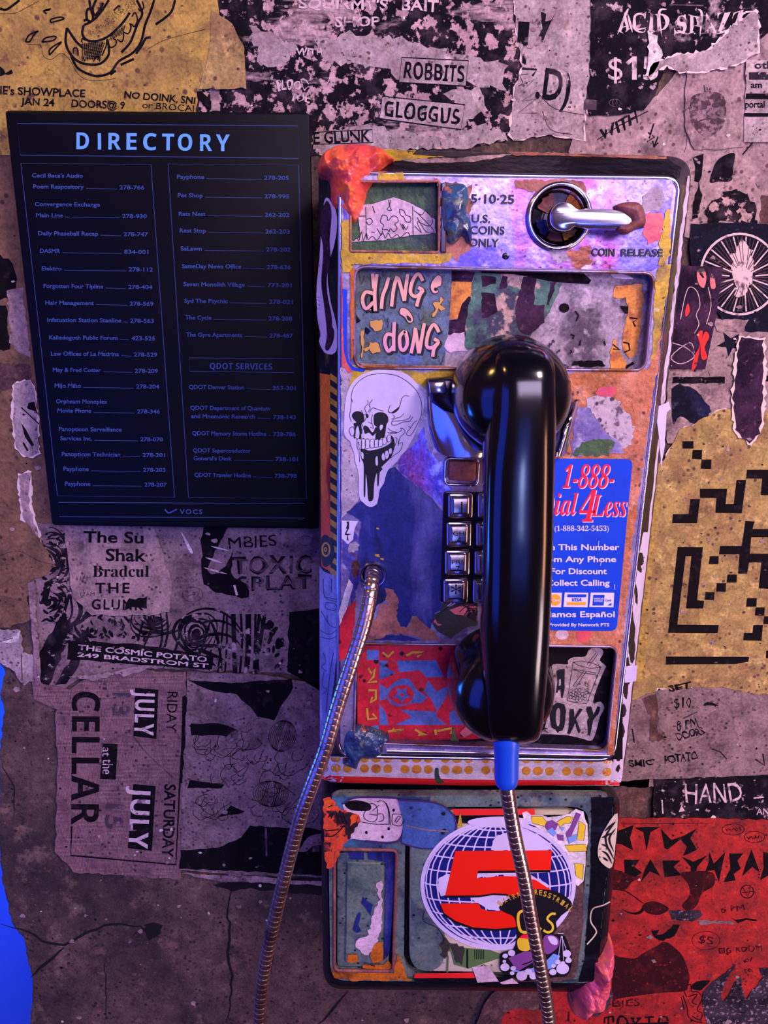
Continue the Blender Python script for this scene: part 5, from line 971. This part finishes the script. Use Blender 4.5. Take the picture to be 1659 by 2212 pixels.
# --- strips on the left bevel
dL = SB
def strip(mt, pts, lvl=1, name='sticker', label=None, d=dL, amp=0):
    p = Q(pts) if isinstance(pts, str) else pts
    q_ = nl()
    p = jag(p, amp, 8, 3)
    mb = RootMB(); mb.poly(p, lambda x, y: d(x, y)+.00015*lvl+q_); return mb.build(name, mt, label=label)
strip('paint_flame', "691,806 713,810 714,1236 706,1230 694,1224", 1, 'sticker', 'red and orange flame painted strip')
tp = strip('tape_black', "713,800 731,804 731,1235 722,1243 714,1232", 1, 'hazard_tape', 'black and yellow hazard tape')
mb = MB()
for i in range(17):
    y = 806+i*26.2; mb.poly([(713.5, y), (730.5, y+12), (730.5, y+25), (713.5, y+13)], lambda x, y: dL(x, y)+.0004)
mb.build('hazard_stripe', 'tape_yellow', tp)
strip('housing_paint', "693,430 731,430 731,806 712,800 700,770 694,600", .5, 'paint_patch')
bg = strip('tape_black', sm(Q("694,1165 704,1155 716,1168 722,1185 720,1210 706,1224 696,1216"), True), 3, 'badge', 'round black and yellow gear badge'); mb = MB(); mb.stroke(ell(704, 1187, 8, 14, 20), 4, lambda x, y: dL(x, y)+.0008, True); mb.stroke(ell(703, 1187, 2.5, 4, 12), 2.4, lambda x, y: dL(x, y)+.0008, True); mb.build('gear', 'tape_yellow', bg)
ss = strip('paint_silver', "690,1222 700,1235 730,1246 730,1380 722,1470 712,1540 700,1600 691,1600", 1, 'paint_patch', 'silvery blue painted strip with purple lines'); mb = MB()
for s in ["698,1250 702,1290 730,1300", "700,1290 728,1296 730,1310", "704,1302 724,1304 724,1318 704,1314 704,1302", "694,1320 712,1350 730,1356", "692,1362 712,1370 728,1360", "692,1376 714,1380 730,1372", "698,1410 704,1430 694,1440 706,1450", "700,1450 696,1480 706,1490 696,1500", "716,1250 716,1280", "706,1330 708,1345", "720,1410 712,1460 704,1540"]: mb.stroke(sm(Q(s)), 1.6, lambda x, y: dL(x, y)+.0005)
mb.build('line', 'line_purple', ss)
lg = strip('sticker_white', sm(Q("702,430 718,440 728,470 724,520 708,580 712,640 724,690 730,730 726,758 714,766 700,760 690,740 692,720 686,690 684,620 690,560 694,500"), True), 2, 'sticker', 'white outlined sticker of a long dark boot shape', amp=.5); mb = MB()
mb.poly(sm(Q("705,434 714,446 716,470 712,520 714,560 706,600 708,640 716,680 718,704 722,716 720,736 710,756 702,752 706,720 700,660 694,610 698,540 692,500 694,460"), True), lambda x, y: dL(x, y)+.0006); mb.build('dark_shape', 'ink_plum', lg)
# --- right bevel
dR = SB
def rs(y, a_, b_): xs = 1496-.1131*(y-338); return [(xs-a_, y), (xs-b_, y)]
def rstrip(mt, y0, y1, a0, a1, b0, b1, name='paint_patch', label=None, amp=1.5, lvl=1, n=14):
    L_ = []; R_ = []
    for i in range(n+1):
        y = y0+(y1-y0)*i/n; xs = 1496-.1131*(y-338); jj = random.uniform(-amp, amp)
        L_.append((xs-(a0+(a1-a0)*i/n)+jj, y)); R_.append((xs-(b0+(b1-b0)*i/n)+random.uniform(-amp, amp), y))
    return strip(mt, L_+R_[::-1], lvl, name, label, dR)
strip('housing_black', '760,344 900,338 1440,342 1472,362 1468,384 1440,386 1000,380 760,374', .6, 'paint_patch', 'glossy black brushed top bevel')
rstrip('olive_edge', 400, 720, 26, 26, 6, 8, label='olive scuffed edge paint'); rstrip('brown_edge', 720, 900, 26, 25, 7, 6, label='brown edge paint')
rstrip('tape_clear_white', 380, 900, 7, 8, .5, .5, 'peeling_tape', 'crinkled white tape edge', 2, 2, 40)
rstrip('housing_black', 900, 1220, 25, 24, 4, 4); rstrip('sticker_white', 930, 1640, 5, 6, .5, .5, 'peeling_tape', 'thin white peeling edge', 1, 2, 40)
rstrip('sticker_white', 1150, 1260, 14, 24, 2, 2, 'sticker', 'white drawing scrap', 1, 3)
rstrip('sticker_white', 1240, 1690, 24, 24, 1, 1, 'sticker', 'white and black cow spotted sticker strip', 1, 2, 30)
mb = RootMB()
for y, h_, x0, x1 in [(1215, 44, 22, 6), (1285, 44, 18, 10), (1375, 110, 22, 7), (1450, 60, 18, 8), (1490, 40, 20, 8), (1535, 30, 22, 8), (1580, 34, 20, 6), (1630, 30, 20, 8), (1660, 16, 16, 6)]:
    xs = 1496-.1131*(y-338); mb.poly(jag(sm([(xs-x0, y-h_/2+8), (xs-x1-4, y-h_/2), (xs-x1, y), (xs-x1-2, y+h_/2-6), (xs-x0+6, y+h_/2), (xs-x0, y+6)], True, 2), 1.5, 7, int(y)), lambda x, y: dR(x, y)+.0007)
mb.build('black_spot', 'sticker_ink', label='black spots of the cow patterned strip')
RootMB().prism(jag(Q("1420,878 1438,872 1446,866 1448,884 1440,890 1436,960 1428,1010 1424,950 1416,890"), 1, 9, 3), .112, .1126).build('peeling_scrap', 'sticker_white', label='white paper scrap peeling from the right edge')
RootMB().prism(jag(Q("1336,1444 1348,1430 1352,1440 1376,1438 1374,1470 1350,1476 1348,1458"), 1, 9, 3), .119, .1196).build('peeling_scrap', 'sticker_white')
# --- top bevel and bottom strip
dT = SB
strip('paint_yellow', "740,326 800,322 900,325 890,334 960,338 840,348 760,346", 1, 'paint_patch', d=dT, amp=1)
strip('paper_pink', "858,344 1000,340 1060,334 1110,332 1060,344 1010,350 900,352", 1, 'paint_patch', d=dT, amp=1)
strip('rust_brown', "1100,328 1200,330 1440,338 1440,344 1200,336 1110,336", 1, 'paint_patch', d=dT, amp=1)
dB = SB
ds = strip('strip_white', "700,1634 800,1636 1322,1643 1336,1690 1338,1697 1000,1696 720,1690 696,1682 692,1672 694,1650", 1, 'sticker', 'white sticker strip with orange dots and a red stripe', dB)
mb = MB()
for g in range(8):
    for k in range(3):
        x = 700+g*87.3+k*25.2
        if x > 1336: continue
        for r_, y in enumerate((1638+(x-800)*.005, 1660.5+(x-800)*.014)):
            yr_ = 1636+(x-731)*.0125; mb.poly([(a_, max(b_, yr_)) for a_, b_ in ell(x, y, 9.8 if k != 1 else 11.2, 9.4, 16)], lambda x, y: dB(x, y)+.0004)
mb.build('orange_dot', 'dot_orange', ds)
mb = MB(); mb.poly(jag(Q("694,1670 720,1676 1000,1684 1337,1686 1339,1696 1000,1697 720,1690 696,1682"), .3, 20, 1), lambda x, y: dB(x, y)+.0004); mb.build('red_stripe', 'stripe_red', ds)
mb = MB(); mb.poly(sm(Q("940,1662 947,1660 948,1672 952,1682 960,1690 946,1692 940,1684"), True), lambda x, y: dB(x, y)+.0008); mb.build('paint_drip', 'paint_green', ds)

# ================================================================== coin vault (lower housing)
VS = rq((692, 1701), (1342, 1704), (1302, 2139), (698, 2132), 42, 8); VR = rq((706, 1716), (1330, 1718), (1288, 2126), (712, 2120), 36, 8)
mb = RootMB(); Ws = ringW(VS, .095); Wr = ringW(VR, .108)
mb.loft([straight(Ws, -.0045), straight(Ws, -.089), Ws, [a_*.8+b_*.2+Vector((0, -.0025, 0)) for a_, b_ in zip(Ws, Wr)], [a_*.3+b_*.7+Vector((0, -.0018, 0)) for a_, b_ in zip(Ws, Wr)], Wr, [q+Vector((0, .0055, 0)) for q in Wr]])
mb.build('vault_housing', 'housing_black', smooth=40, recalc=True, label='black lower coin vault housing')
VP = .1096
HD = rq((876, 1744), (1276, 1742), (1246, 2118), (872, 2108), 46, 8)
HC = rq((722, 1834), (857, 1836), (849, 2098), (722, 2096), 12, 4)
plate([(x, y) for x, y in rq((708, 1718), (1328, 1720), (1287, 2124), (714, 2118), 34, 8)], [HD, HC], .1035, VP, RootMB()).build('vault_plate', 'paint_sage', label='mottled sage vault front plate')
MB().prism(grow(HD, 3), .1032, .1040).build('door_recess', 'housing_black', root)
door = MB().prism(rq((886, 1762), (1262, 1758), (1234, 2106), (884, 2100), 42, 8), .1038, .1108, bev=.0022).build('vault_door', 'cream_print', root, smooth=35, label='vault door plastered with stickers')
VD = .1108
def vp(mt, p, lvl=1, amp=1, seed=1, step=9, name='paint_patch', parent=None, d=VP): mb = RootMB(); mb.poly(jag(Q(p) if isinstance(p, str) else p, amp, step, seed), d+.00015*lvl+nl()); return mb.build(name, mt, parent)
vp('housing_black', "1278,1722 1326,1722 1288,2120 1248,2122 1262,2080 1276,1900", 1)
vp('paint_teal', "718,1722 930,1722 922,1742 880,1744 860,1832 800,1832 740,1828 716,1790", 1, 1)
vp('paint_orange', "716,2088 722,2099 850,2101 858,2060 872,2088 880,2112 900,2118 760,2118 722,2114", 2, 2, 3)
vp('paint_green', "880,2110 1250,2116 1248,2123 880,2120", 1)
# coin return
MB().prism(grow(HC, 2), .1032, .1040).build('return_recess', 'paint_navy', root)
mb = RootMB(); tube(mb, ringW(HC, VP), .0011, closed=True); mb.build('return_trim', 'clay_brown', smooth=1)
RootMB().prism(rq((728, 1842), (846, 1844), (840, 2090), (728, 2088), 10, 3), .1038, .1080, bev=.0008).build('return_frame', 'paint_sage', smooth=30)
fl = RootMB().prism(Q("749,1862 829,1864 823,2082 745,2080"), .1055, .1095, bev=.0012).build('return_flap', 'paint_sage', smooth=30, label='mottled coin return flap')
vp('paint_navy', A7("560,665 790,675 800,700 790,1000 760,1500 740,1600 700,1640 715,1000 715,760 560,735"), 3, .5, 2, d=.1080); vp('paint_navy', A7("385,670 520,672 525,740 400,735"), 3, .5, 2, d=.1080)
vp('paint_navy', A7("480,1200 500,1230 470,1320 500,1380 460,1400 425,1370 440,1290"), 2, 1, 2, parent=fl, d=.1095); vp('paint_navy', A7("510,1060 540,1100 600,1140 580,1240 540,1180 500,1130"), 2, 2, 2, parent=fl, d=.1095); vp('paint_orange', A7("690,1470 695,1660 600,1660 570,1600 640,1480"), 3, 2, 2, parent=fl, d=.1095); vp('paint_orange', A7("375,1590 460,1590 470,1660 372,1660"), 3, 1, 2, parent=fl, d=.1095)
vp('art_pinkpaper', A7("640,960 690,930 680,1300 640,1500 560,1600 480,1560 440,1500 480,1450 560,1400 600,1250 660,1100"), 2, 3, 4, 6, parent=fl, d=.1095)
vp('paint_orange', A7("510,1680 700,1680 740,1640 770,1680 760,1720 700,1740 510,1710"), 3, .6, 2, d=.1082)
# door art
a = Art(door, VD)
a.poly('paint_sage', jag(rq((888, 1765), (960, 1764), (960, 2096), (887, 2097), 36, 6), 1, 9, 3), 'paint_patch').poly('housing_black', "920,1762 1224,1760 1256,1775 1260,1800 1200,1790 1080,1780 940,1778", 'paint_patch').poly('stripe_red', A8("150,285 890,285 895,335 180,342"), 'print').poly('stripe_red', A7("980,1760 1500,1750 1520,1800 970,1800"), 'print').poly('housing_black', A7("960,1800 1500,1800 2200,1760 2300,1790 2200,1850 1000,1850"), 'paint_patch')
a.poly('ink_brown', A8("1250,980 1330,940 1330,1300 1290,1600 1250,1800 1100,1830 700,1830 700,1400 1100,1250"), 'paint_patch')
a.poly('green_print', A7("1440,1530 1659,1550 1800,1600 1460,1715 1330,1680 1300,1560 1200,1560 1200,1480"), 'house').poly('sticker_ink', A7("1440,1540 1458,1540 1458,1715 1440,1705"), 'house_line')
for i in range(6): a.line('sticker_ink', A7(f"{1515+i*16},1545 {1517+i*16},1630"), 1.6, 'house_line', smooth=False)
for s in ["1200,1500 1260,1420 1290,1540 1230,1600", "1210,1590 1250,1550 1290,1600 1240,1630", "1290,1480 1420,1520 1400,1680 1340,1660"]: a.poly('olive_dark', jag(A7(s), 3, 7, 3), 'tree')
a.line('green_print', A7("1275,1600 1270,1750"), 4, 'tree').line('sticker_ink', A7("1065,1200 1060,1290 1180,1350 1240,1450 1220,1500"), 1.2, 'print')
a.poly('art_pinkpaper', A8("330,1700 480,1690 570,1830 380,1840"), 'scrap').poly('art_pinkpaper', A8("580,1840 690,1800 750,1850 600,1856"), 'scrap').line('sticker_ink', A8("380,1740 430,1840"), 1.6).line('sticker_ink', A8("400,1700 440,1680 470,1720 400,1730"), 1.2)
a.poly('paint_yellow', A8("200,430 225,310 245,430 235,460 205,460"), 'paint_drip')
a.done()
# capsule print across plate and door
a = Sticker(A7("330,240 420,195 520,185 820,195 870,260 885,380 870,500 820,570 700,580 540,565 400,550 400,470"), 'art_pinkpaper', VP, 'pink half of a capsule shaped cartoon sticker', 4)
a.poly('ink_black', sm(A7("350,230 450,205 560,230 590,270 560,300 440,300 380,280"), True), 'print').line('sticker_ink', A7("540,300 560,250 600,235 640,270 640,370 600,400 540,380 520,340 540,300"), 1.5)
for s in ["640,220 700,215 740,290 750,420", "720,230 750,300 760,430", "650,330 690,330 700,380 650,400", "780,330 870,340 860,430 780,420 780,330", "800,400 830,350 850,360 810,410", "500,400 620,420 750,420", "600,300 660,250", "570,330 640,340"]: a.line('sticker_ink', A7(s), 1.5)
for x, y in ((745, 462), (545, 495), (790, 295), (690, 535)): a.poly('sticker_ink', ell(*A7(f"{x},{y}")[0], 3, 3.5, 8), 'hole')
a.line('line_purple', A7("330,240 420,190 520,180 820,190 870,260 885,380 870,500 820,575 700,585 540,570"), 4, 'outline').done()
a = Sticker(A7("830,200 1100,215 1240,260 1320,340 1350,430 1340,520 1260,600 1130,640 960,620 860,590 880,400"), 'cap_blue', VD, 'blue half of a capsule shaped cartoon sticker', 2)
a.line('line_purple', A7("830,205 1100,220 1240,262 1325,345 1350,430 1340,520"), 4, 'outline').line('line_purple', A7("1200,640 1050,640 960,622 860,590"), 3, 'outline').line('paper_dim', A7("900,430 1080,470 1290,485"), 3, 'scratch').done()
a = Sticker(A7("160,190 220,180 260,260 380,310 480,340 500,400 440,460 400,540 340,600 300,700 250,800 200,830 165,700"), 'fire_print', VP, 'red and black burning demon scrap on the vault corner', 5, amp=2, step=6)
for s in ["180,200 250,200 270,240 220,300 170,280", "400,340 460,340 450,400 400,440"]: a.poly('paint_flame', jag(A7(s), 2, 6, 2), 'flame')
for s in ["200,270 240,250", "270,300 300,400", "300,300 340,410", "330,320 370,420", "200,360 240,330 230,370", "180,530 260,520 350,430", "180,480 300,470"]: a.line('sticker_ink', A7(s), 2.4)
a.done()
# globe sticker
GC = (940+600/4.1475+0, 1679+965/4.1475); gx, gy, grx, gry = 1076, 1912, 168, 141
a = Sticker(ell(gx, gy, grx, gry, 64), 'sticker_white', VD, 'large white and navy globe sticker under a red numeral five', 3)
a.poly('globe_blue', ell(gx, gy, grx-9, gry-9, 64), 'ocean')
a.poly('sticker_white', ell(1080, 1776, 70, 12, 24), 'ice')
GR_, GY_ = grx-9, gry-9
for k in range(-7, 8):
    u = math.sin(k*math.pi/16); a.line('sticker_white', [(gx+GR_*u*math.cos(t)+math.sin(t)*6, gy+GY_*math.sin(t)) for t in (-1.5+3.0*i/16 for i in range(17))], 3, 'meridian', smooth=False)
for k in range(-5, 6):
    v = k/6.2; y = gy+GY_*math.sin(v*1.5); r = GR_*math.cos(v*1.5); a.line('sticker_white', [(gx+r*math.cos(t), y+12*math.sin(t)-6) for t in (math.pi*i/14 for i in range(15))], 3, 'parallel', smooth=False)
LND = 'sticker_white'
a.poly(LND, jag(A8("520,570 560,520 640,500 680,470 900,500 1000,590 1050,640 980,660 500,660"), 2, 6, 3), 'land').poly(LND, jag(A7("1200,900 1290,860 1330,900 1260,1060 1210,1060 1180,980"), 2, 6, 3), 'land').poly(LND, jag(A8("320,1085 400,1060 560,1045 700,1070 620,1160 560,1195 480,1190 420,1150"), 1, 7, 3), 'land').poly(LND, jag(A8("370,860 500,865 700,860 860,870 960,930 1040,990 860,960 600,880 380,905"), 2, 7, 3), 'land')
for s in ["180,660 1045,655 1035,835 385,845 370,905 600,885 760,890 900,920 1040,1010 1050,1080 980,1130 760,1200 720,1080 640,1045 520,1040 400,1060 90,1065", "45,1130 390,1130 410,1175 480,1200 560,1200 640,1180 740,1120 900,1100 1000,1150 900,1300 700,1350 540,1362 340,1350 180,1290 80,1220"]:
    a.poly('sticker_ink', [(x-1, y+4) for x, y in A8(s)], 'numeral_shadow')
for s in ["180,660 1045,655 1035,830 385,838 370,905 600,885 760,890 900,920 1040,1010 1050,1080 980,1130 760,1200 720,1080 640,1045 520,1040 400,1058 90,1060", "45,1130 390,1130 410,1175 480,1200 560,1200 640,1180 740,1120 900,1100 1000,1150 900,1300 700,1345 540,1358 340,1345 180,1285 80,1215"]:
    a.poly('five_red', A8(s), 'numeral')
a.done()
# yellow-purple scrap right of the globe
a = Sticker(A8("780,320 820,305 860,340 960,340 1010,360 1100,350 1200,330 1260,285 1330,310 1345,380 1365,420 1370,580 1350,660 1350,760 1330,930 1280,975 1250,950 1250,850 1180,680 1050,560 900,440 800,400"), 'strip_white', VD, 'cut out yellow and purple figure sticker on the vault door', 2)
for s, mt_ in [("860,350 960,350 1000,400 980,440 870,410", 'yellow_print'), ("1090,400 1180,350 1240,360 1210,410 1150,420 1120,450", 'yellow_print'), ("1290,390 1350,430 1330,570 1270,560 1280,480", 'yellow_print'), ("1000,400 1050,385 1100,420 1080,470 1010,480 985,450", 'purple_print'), ("1265,315 1305,330 1220,520 1200,600 1170,500 1210,450", 'purple_print'), ("1000,480 1050,450 1085,500 1060,530", 'sky_print'), ("1190,540 1270,510 1270,560 1200,590", 'sky_print'), ("1160,610 1350,600 1360,660 1200,670", 'yellow_print'), ("1250,770 1330,780 1320,920 1260,880", 'yellow_print'), ("1090,510 1150,520 1150,570 1100,560", 'purple_print'), ("1110,450 1160,450 1140,480", 'sky_print')]: a.poly(mt_, A8(s), 'colour_block'); a.line('sticker_ink', A8(s), .9, 'outline', True, False)
a.done()
# bathing alien sticker
a = Sticker(sm(A8("570,1170 640,1100 740,1050 880,1005 1020,1010 1120,1040 1215,1110 1215,1170 1130,1240 1085,1290 1090,1360 1060,1410 1160,1420 1215,1560 1225,1680 1180,1780 1080,1790 900,1820 760,1820 680,1780 590,1740 580,1640 600,1570 700,1540 730,1400 710,1260 640,1220"), True, 3), 'sticker_ink', VD, 'black cartoon sticker of a purple bather in bubbles with curved EXTRATERRESSTRIAL lettering', 5)
for i, c_ in enumerate("EXTRATERRESSTRIAL"):
    t = i/16; x = 592+t*600; y = 1185-150*math.sin(math.pi*(t*.86+.08))+20*t-10; an = -52+t*100
    q = A8(f"{x},{y}")[0]; a.text('gold_print', c_, q[0], q[1]+4, 11, 7, ang=an, style='bold')
a.line('yellow_print', A8("800,1190 750,1220 745,1300 770,1380 830,1390"), 6, 'word').line('yellow_print', A8("1080,1225 1040,1225 1005,1270 1050,1320 1050,1370 1010,1390 970,1370"), 5, 'word').line('yellow_print', A8("900,1240 880,1330 900,1390 950,1350"), 5, 'word')
a.poly('yellow_print', sm(A8("740,1450 820,1440 880,1500 830,1555 750,1540"), True), 'ball').poly('card_red', A8("750,1440 790,1405 880,1420 850,1450"), 'ball')
a.poly('purple_print', A8("655,1620 800,1560 900,1560 890,1650 740,1740"), 'bather').poly('purple_print', sm(A8("970,1440 1030,1410 1100,1440 1110,1500 1060,1560 990,1580"), True), 'bather').poly('sticker_white', sm(A8("1010,1430 1060,1425 1095,1460 1090,1500 1040,1490"), True), 'face').line('sticker_ink', A8("780,1680 860,1650 900,1600"), 2.5)
a.poly('sky_print', A8("660,1700 760,1740 900,1700 1000,1640 1060,1580 1120,1600 1080,1700 960,1740 820,1760 700,1740"), 'water')
for x, y, r in [(685, 1575, 8), (628, 1600, 6), (625, 1702, 10), (620, 1650, 4), (690, 1755, 5), (700, 1712, 6), (775, 1780, 12), (835, 1742, 8), (880, 1780, 9), (950, 1790, 9), (1055, 1745, 8), (1142, 1715, 14), (1180, 1580, 9), (1195, 1640, 7), (1190, 1605, 4), (1100, 1655, 6), (1060, 1690, 5), (1145, 1665, 5)]: a.poly('sticker_white', ell(*A8(f"{x},{y}")[0], r, r*.85, 14), 'bubble')
for s in ["1130,1420 1100,1640", "1140,1420 1150,1640", "1135,1430 1180,1560", "1100,1400 1150,1400"]: a.line('sticker_white', A8(s), 1.2, 'outline', smooth=False)
a.done()
# zebra seal on the vault right edge and pale outlines
a = Sticker(sm(Q("1334,1757 1310,1785 1294,1820 1292,1850 1304,1868 1322,1873 1330,1820"), True, 3), 'cream_print', .1102, 'round cream seal with black zebra stripes on the vault edge', 2)
for s in ["1330,1775 1308,1810 1322,1850", "1330,1790 1316,1812 1326,1840", "1300,1810 1320,1800", "1299,1824 1312,1830 1326,1856", "1300,1838 1312,1846 1322,1866", "1306,1796 1328,1776", "1302,1852 1314,1860"]: a.line('sticker_ink', s, 3.5, 'stripe', taper=True)
a.done()
mb = RootMB(); mb.stroke(sm(Q("1318,1948 1302,1956 1280,1964 1276,1990 1288,2010 1284,2022 1268,2040")), 3, .1101); mb.build('outline', 'cream_print')
under(root)

# ================================================================== sticky lumps
blob(A1("130,150 190,75 300,25 430,12 560,28 660,60 730,110 800,165 745,215 715,270 680,330 640,400 600,460 575,540 545,620 490,710 450,760 375,755 315,700 270,640 235,570 222,480 222,400 190,330 130,310 108,240"), .108, .021, 'gum_lump', 'gum_red', None, .0045, 75, 90, 40, group='gum lumps on the telephone corners', label='big glossy coral red gum lump melted over the telephone upper left corner', category='gum')
blob(Q("520,170 600,130 640,120 662,190 640,280 630,400 600,470 560,510 500,540 490,590 440,585 400,560 375,540 400,470 400,420 440,340 480,260 490,190", 2.968, 1100, 1980), .096, .020, 'gum_lump', 'gum_pink', None, .004, 60, 120, 34, group='gum lumps on the telephone corners', label='elongated pink gum lump hanging from the telephone lower right corner', category='gum')

# ================================================================== handset and cord
hs = thing('telephone_handset', 'glossy black handset hanging on the payphone hook with armoured metal cord', 'handset', P(1110, 1590, .15))
rows = [(737, 1088, 1142, .160, .150), (742, 1072, 1160, .168, .147), (755, 1058, 1178, .176, .144), (780, 1049, 1191, .183, .142), (820, 1046, 1195, .187, .142), (900, 1045, 1196, .189, .148), (1000, 1044, 1195, .190, .160), (1100, 1043, 1193, .190, .163), (1200, 1042, 1191, .190, .163), (1350, 1039, 1185, .188, .160), (1450, 1038, 1178, .185, .150), (1530, 1037, 1171, .181, .145), (1565, 1039, 1167, .176, .145), (1582, 1046, 1160, .170, .147), (1589, 1062, 1146, .162, .150)]
fine = sm(rows, n=4); mb = MB(); rg = []
for y, xl, xr, df, db in fine:
    dm = (df+db)/2; a_, b_ = P(xl, y, dm), P(xr, y, dm); c = (a_+b_)/2; hw = (b_-a_).length/2; hd = (df-db)/2; n = 40; r = []
    for i in range(n):
        t = 2*math.pi*i/n; ct, st_ = math.cos(t), math.sin(t); e_ = 2/2.9
        r.append(Vector((c.x+hw*abs(ct)**e_*(1 if ct > 0 else -1), c.y-hd*abs(st_)**e_*(1 if st_ > 0 else -1), c.z)))
    rg.append(r)
mb.loft(rg); mb.build('handle', 'black_plastic', hs, smooth=1, recalc=True)
def cup(cx, cy, R0, name, prof, ry=1.):
    c = P(cx, cy, .148); rg = []
    for f_, d in sm(prof, n=3): rg.append([Vector((c.x+R0*f_*math.cos(2*math.pi*i/48), -d, c.z+R0*f_*ry*math.sin(2*math.pi*i/48))) for i in range(48)])
    m_ = MB(); m_.loft(rg); return m_.build(name, 'black_plastic', hs, smooth=1, recalc=True)
R1 = (P(1224, 850, .148)-P(976, 850, .148)).length/2
cup(1100, 850, R1, 'earpiece', [(.02, .1335), (.55, .1338), (.80, .1350), (.95, .138), (1.0, .143), (1.0, .152), (.96, .163), (.86, .172), (.66, .179), (.4, .183), (.02, .184)])
R2 = (P(1194, 1475, .148)-P(968, 1475, .148)).length/2
cup(1081, 1476, R2, 'mouthpiece', [(.02, .1275), (.55, .1278), (.80, .129), (.95, .133), (1.0, .140), (1.0, .150), (.95, .160), (.84, .168), (.62, .174), (.3, .177), (.02, .178)], 1.03)
def dtube(name, mt, pts, rad, n=20, parent=hs):
    m_ = MB(); tube(m_, pts, 0, n=n, rf=lambda i: rad[i]); return m_.build(name, mt, parent, smooth=38, recalc=True)
k = .0071
dtube('strain_relief', 'boot_blue', [P(1094+(y-1590)*.0, y, .168) for y in (1578, 1590, 1604, 1620, 1676, 1680, 1694, 1698)], [k*.96, k*1.03, k*1.0, k*.93, k*.91, k*.90, k*.80, k*.62], 10 if 0 else 16)
cp = [(804, 1236, .1245), (804, 1242, .134), (803, 1262, .1435), (796, 1310, .149), (783, 1360, .152), (762, 1425, .154), (728, 1530, .156), (702, 1620, .157), (672, 1700, .157), (649, 1765, .156), (626, 1850, .154), (600, 1955, .152), (579, 2050, .150), (566, 2130, .149), (561, 2212, .149), (566, 2330, .150), (600, 2520, .151), (690, 2720, .153), (850, 2860, .156), (1010, 2780, .160), (1130, 2560, .164), (1180, 2380, .166), (1190, 2280, .167), (1184, 2190, .167), (1168, 2089, .168), (1149, 1992, .168), (1132, 1896, .168), (1111, 1800, .168), (1095, 1703, .168), (1094, 1690, .168)]
W = [P(x, y, d) for x, y, d in sm(cp, n=8)]
L = [0]
for i in range(1, len(W)): L.append(L[-1]+(W[i]-W[i-1]).length)
pitch = .0038; prof = [(0.0, .90), (.07, .89), (.11, .99), (.5, 1.01), (.93, .995), (.97, .92)]; pts = []; rad = []; j = 0; s_ = 0; nr = int(L[-1]/pitch)
for r in range(nr):
    for f_, q in prof:
        s_ = (r+f_)*pitch
        while j < len(L)-2 and L[j+1] < s_: j += 1
        t = (s_-L[j])/(L[j+1]-L[j]); pts.append(W[j].lerp(W[j+1], t)); rad.append(.0040*q)
m_ = MB(); tube(m_, pts, 0, n=18, rf=lambda i: rad[i]); cord = m_.build('armoured_cord', 'cord_steel', hs, smooth=50, recalc=True, label='ribbed steel cord looping from handset to telephone')
under(hs)
for o in list(bpy.data.objects):
    if '_d' in o: del o['_d']
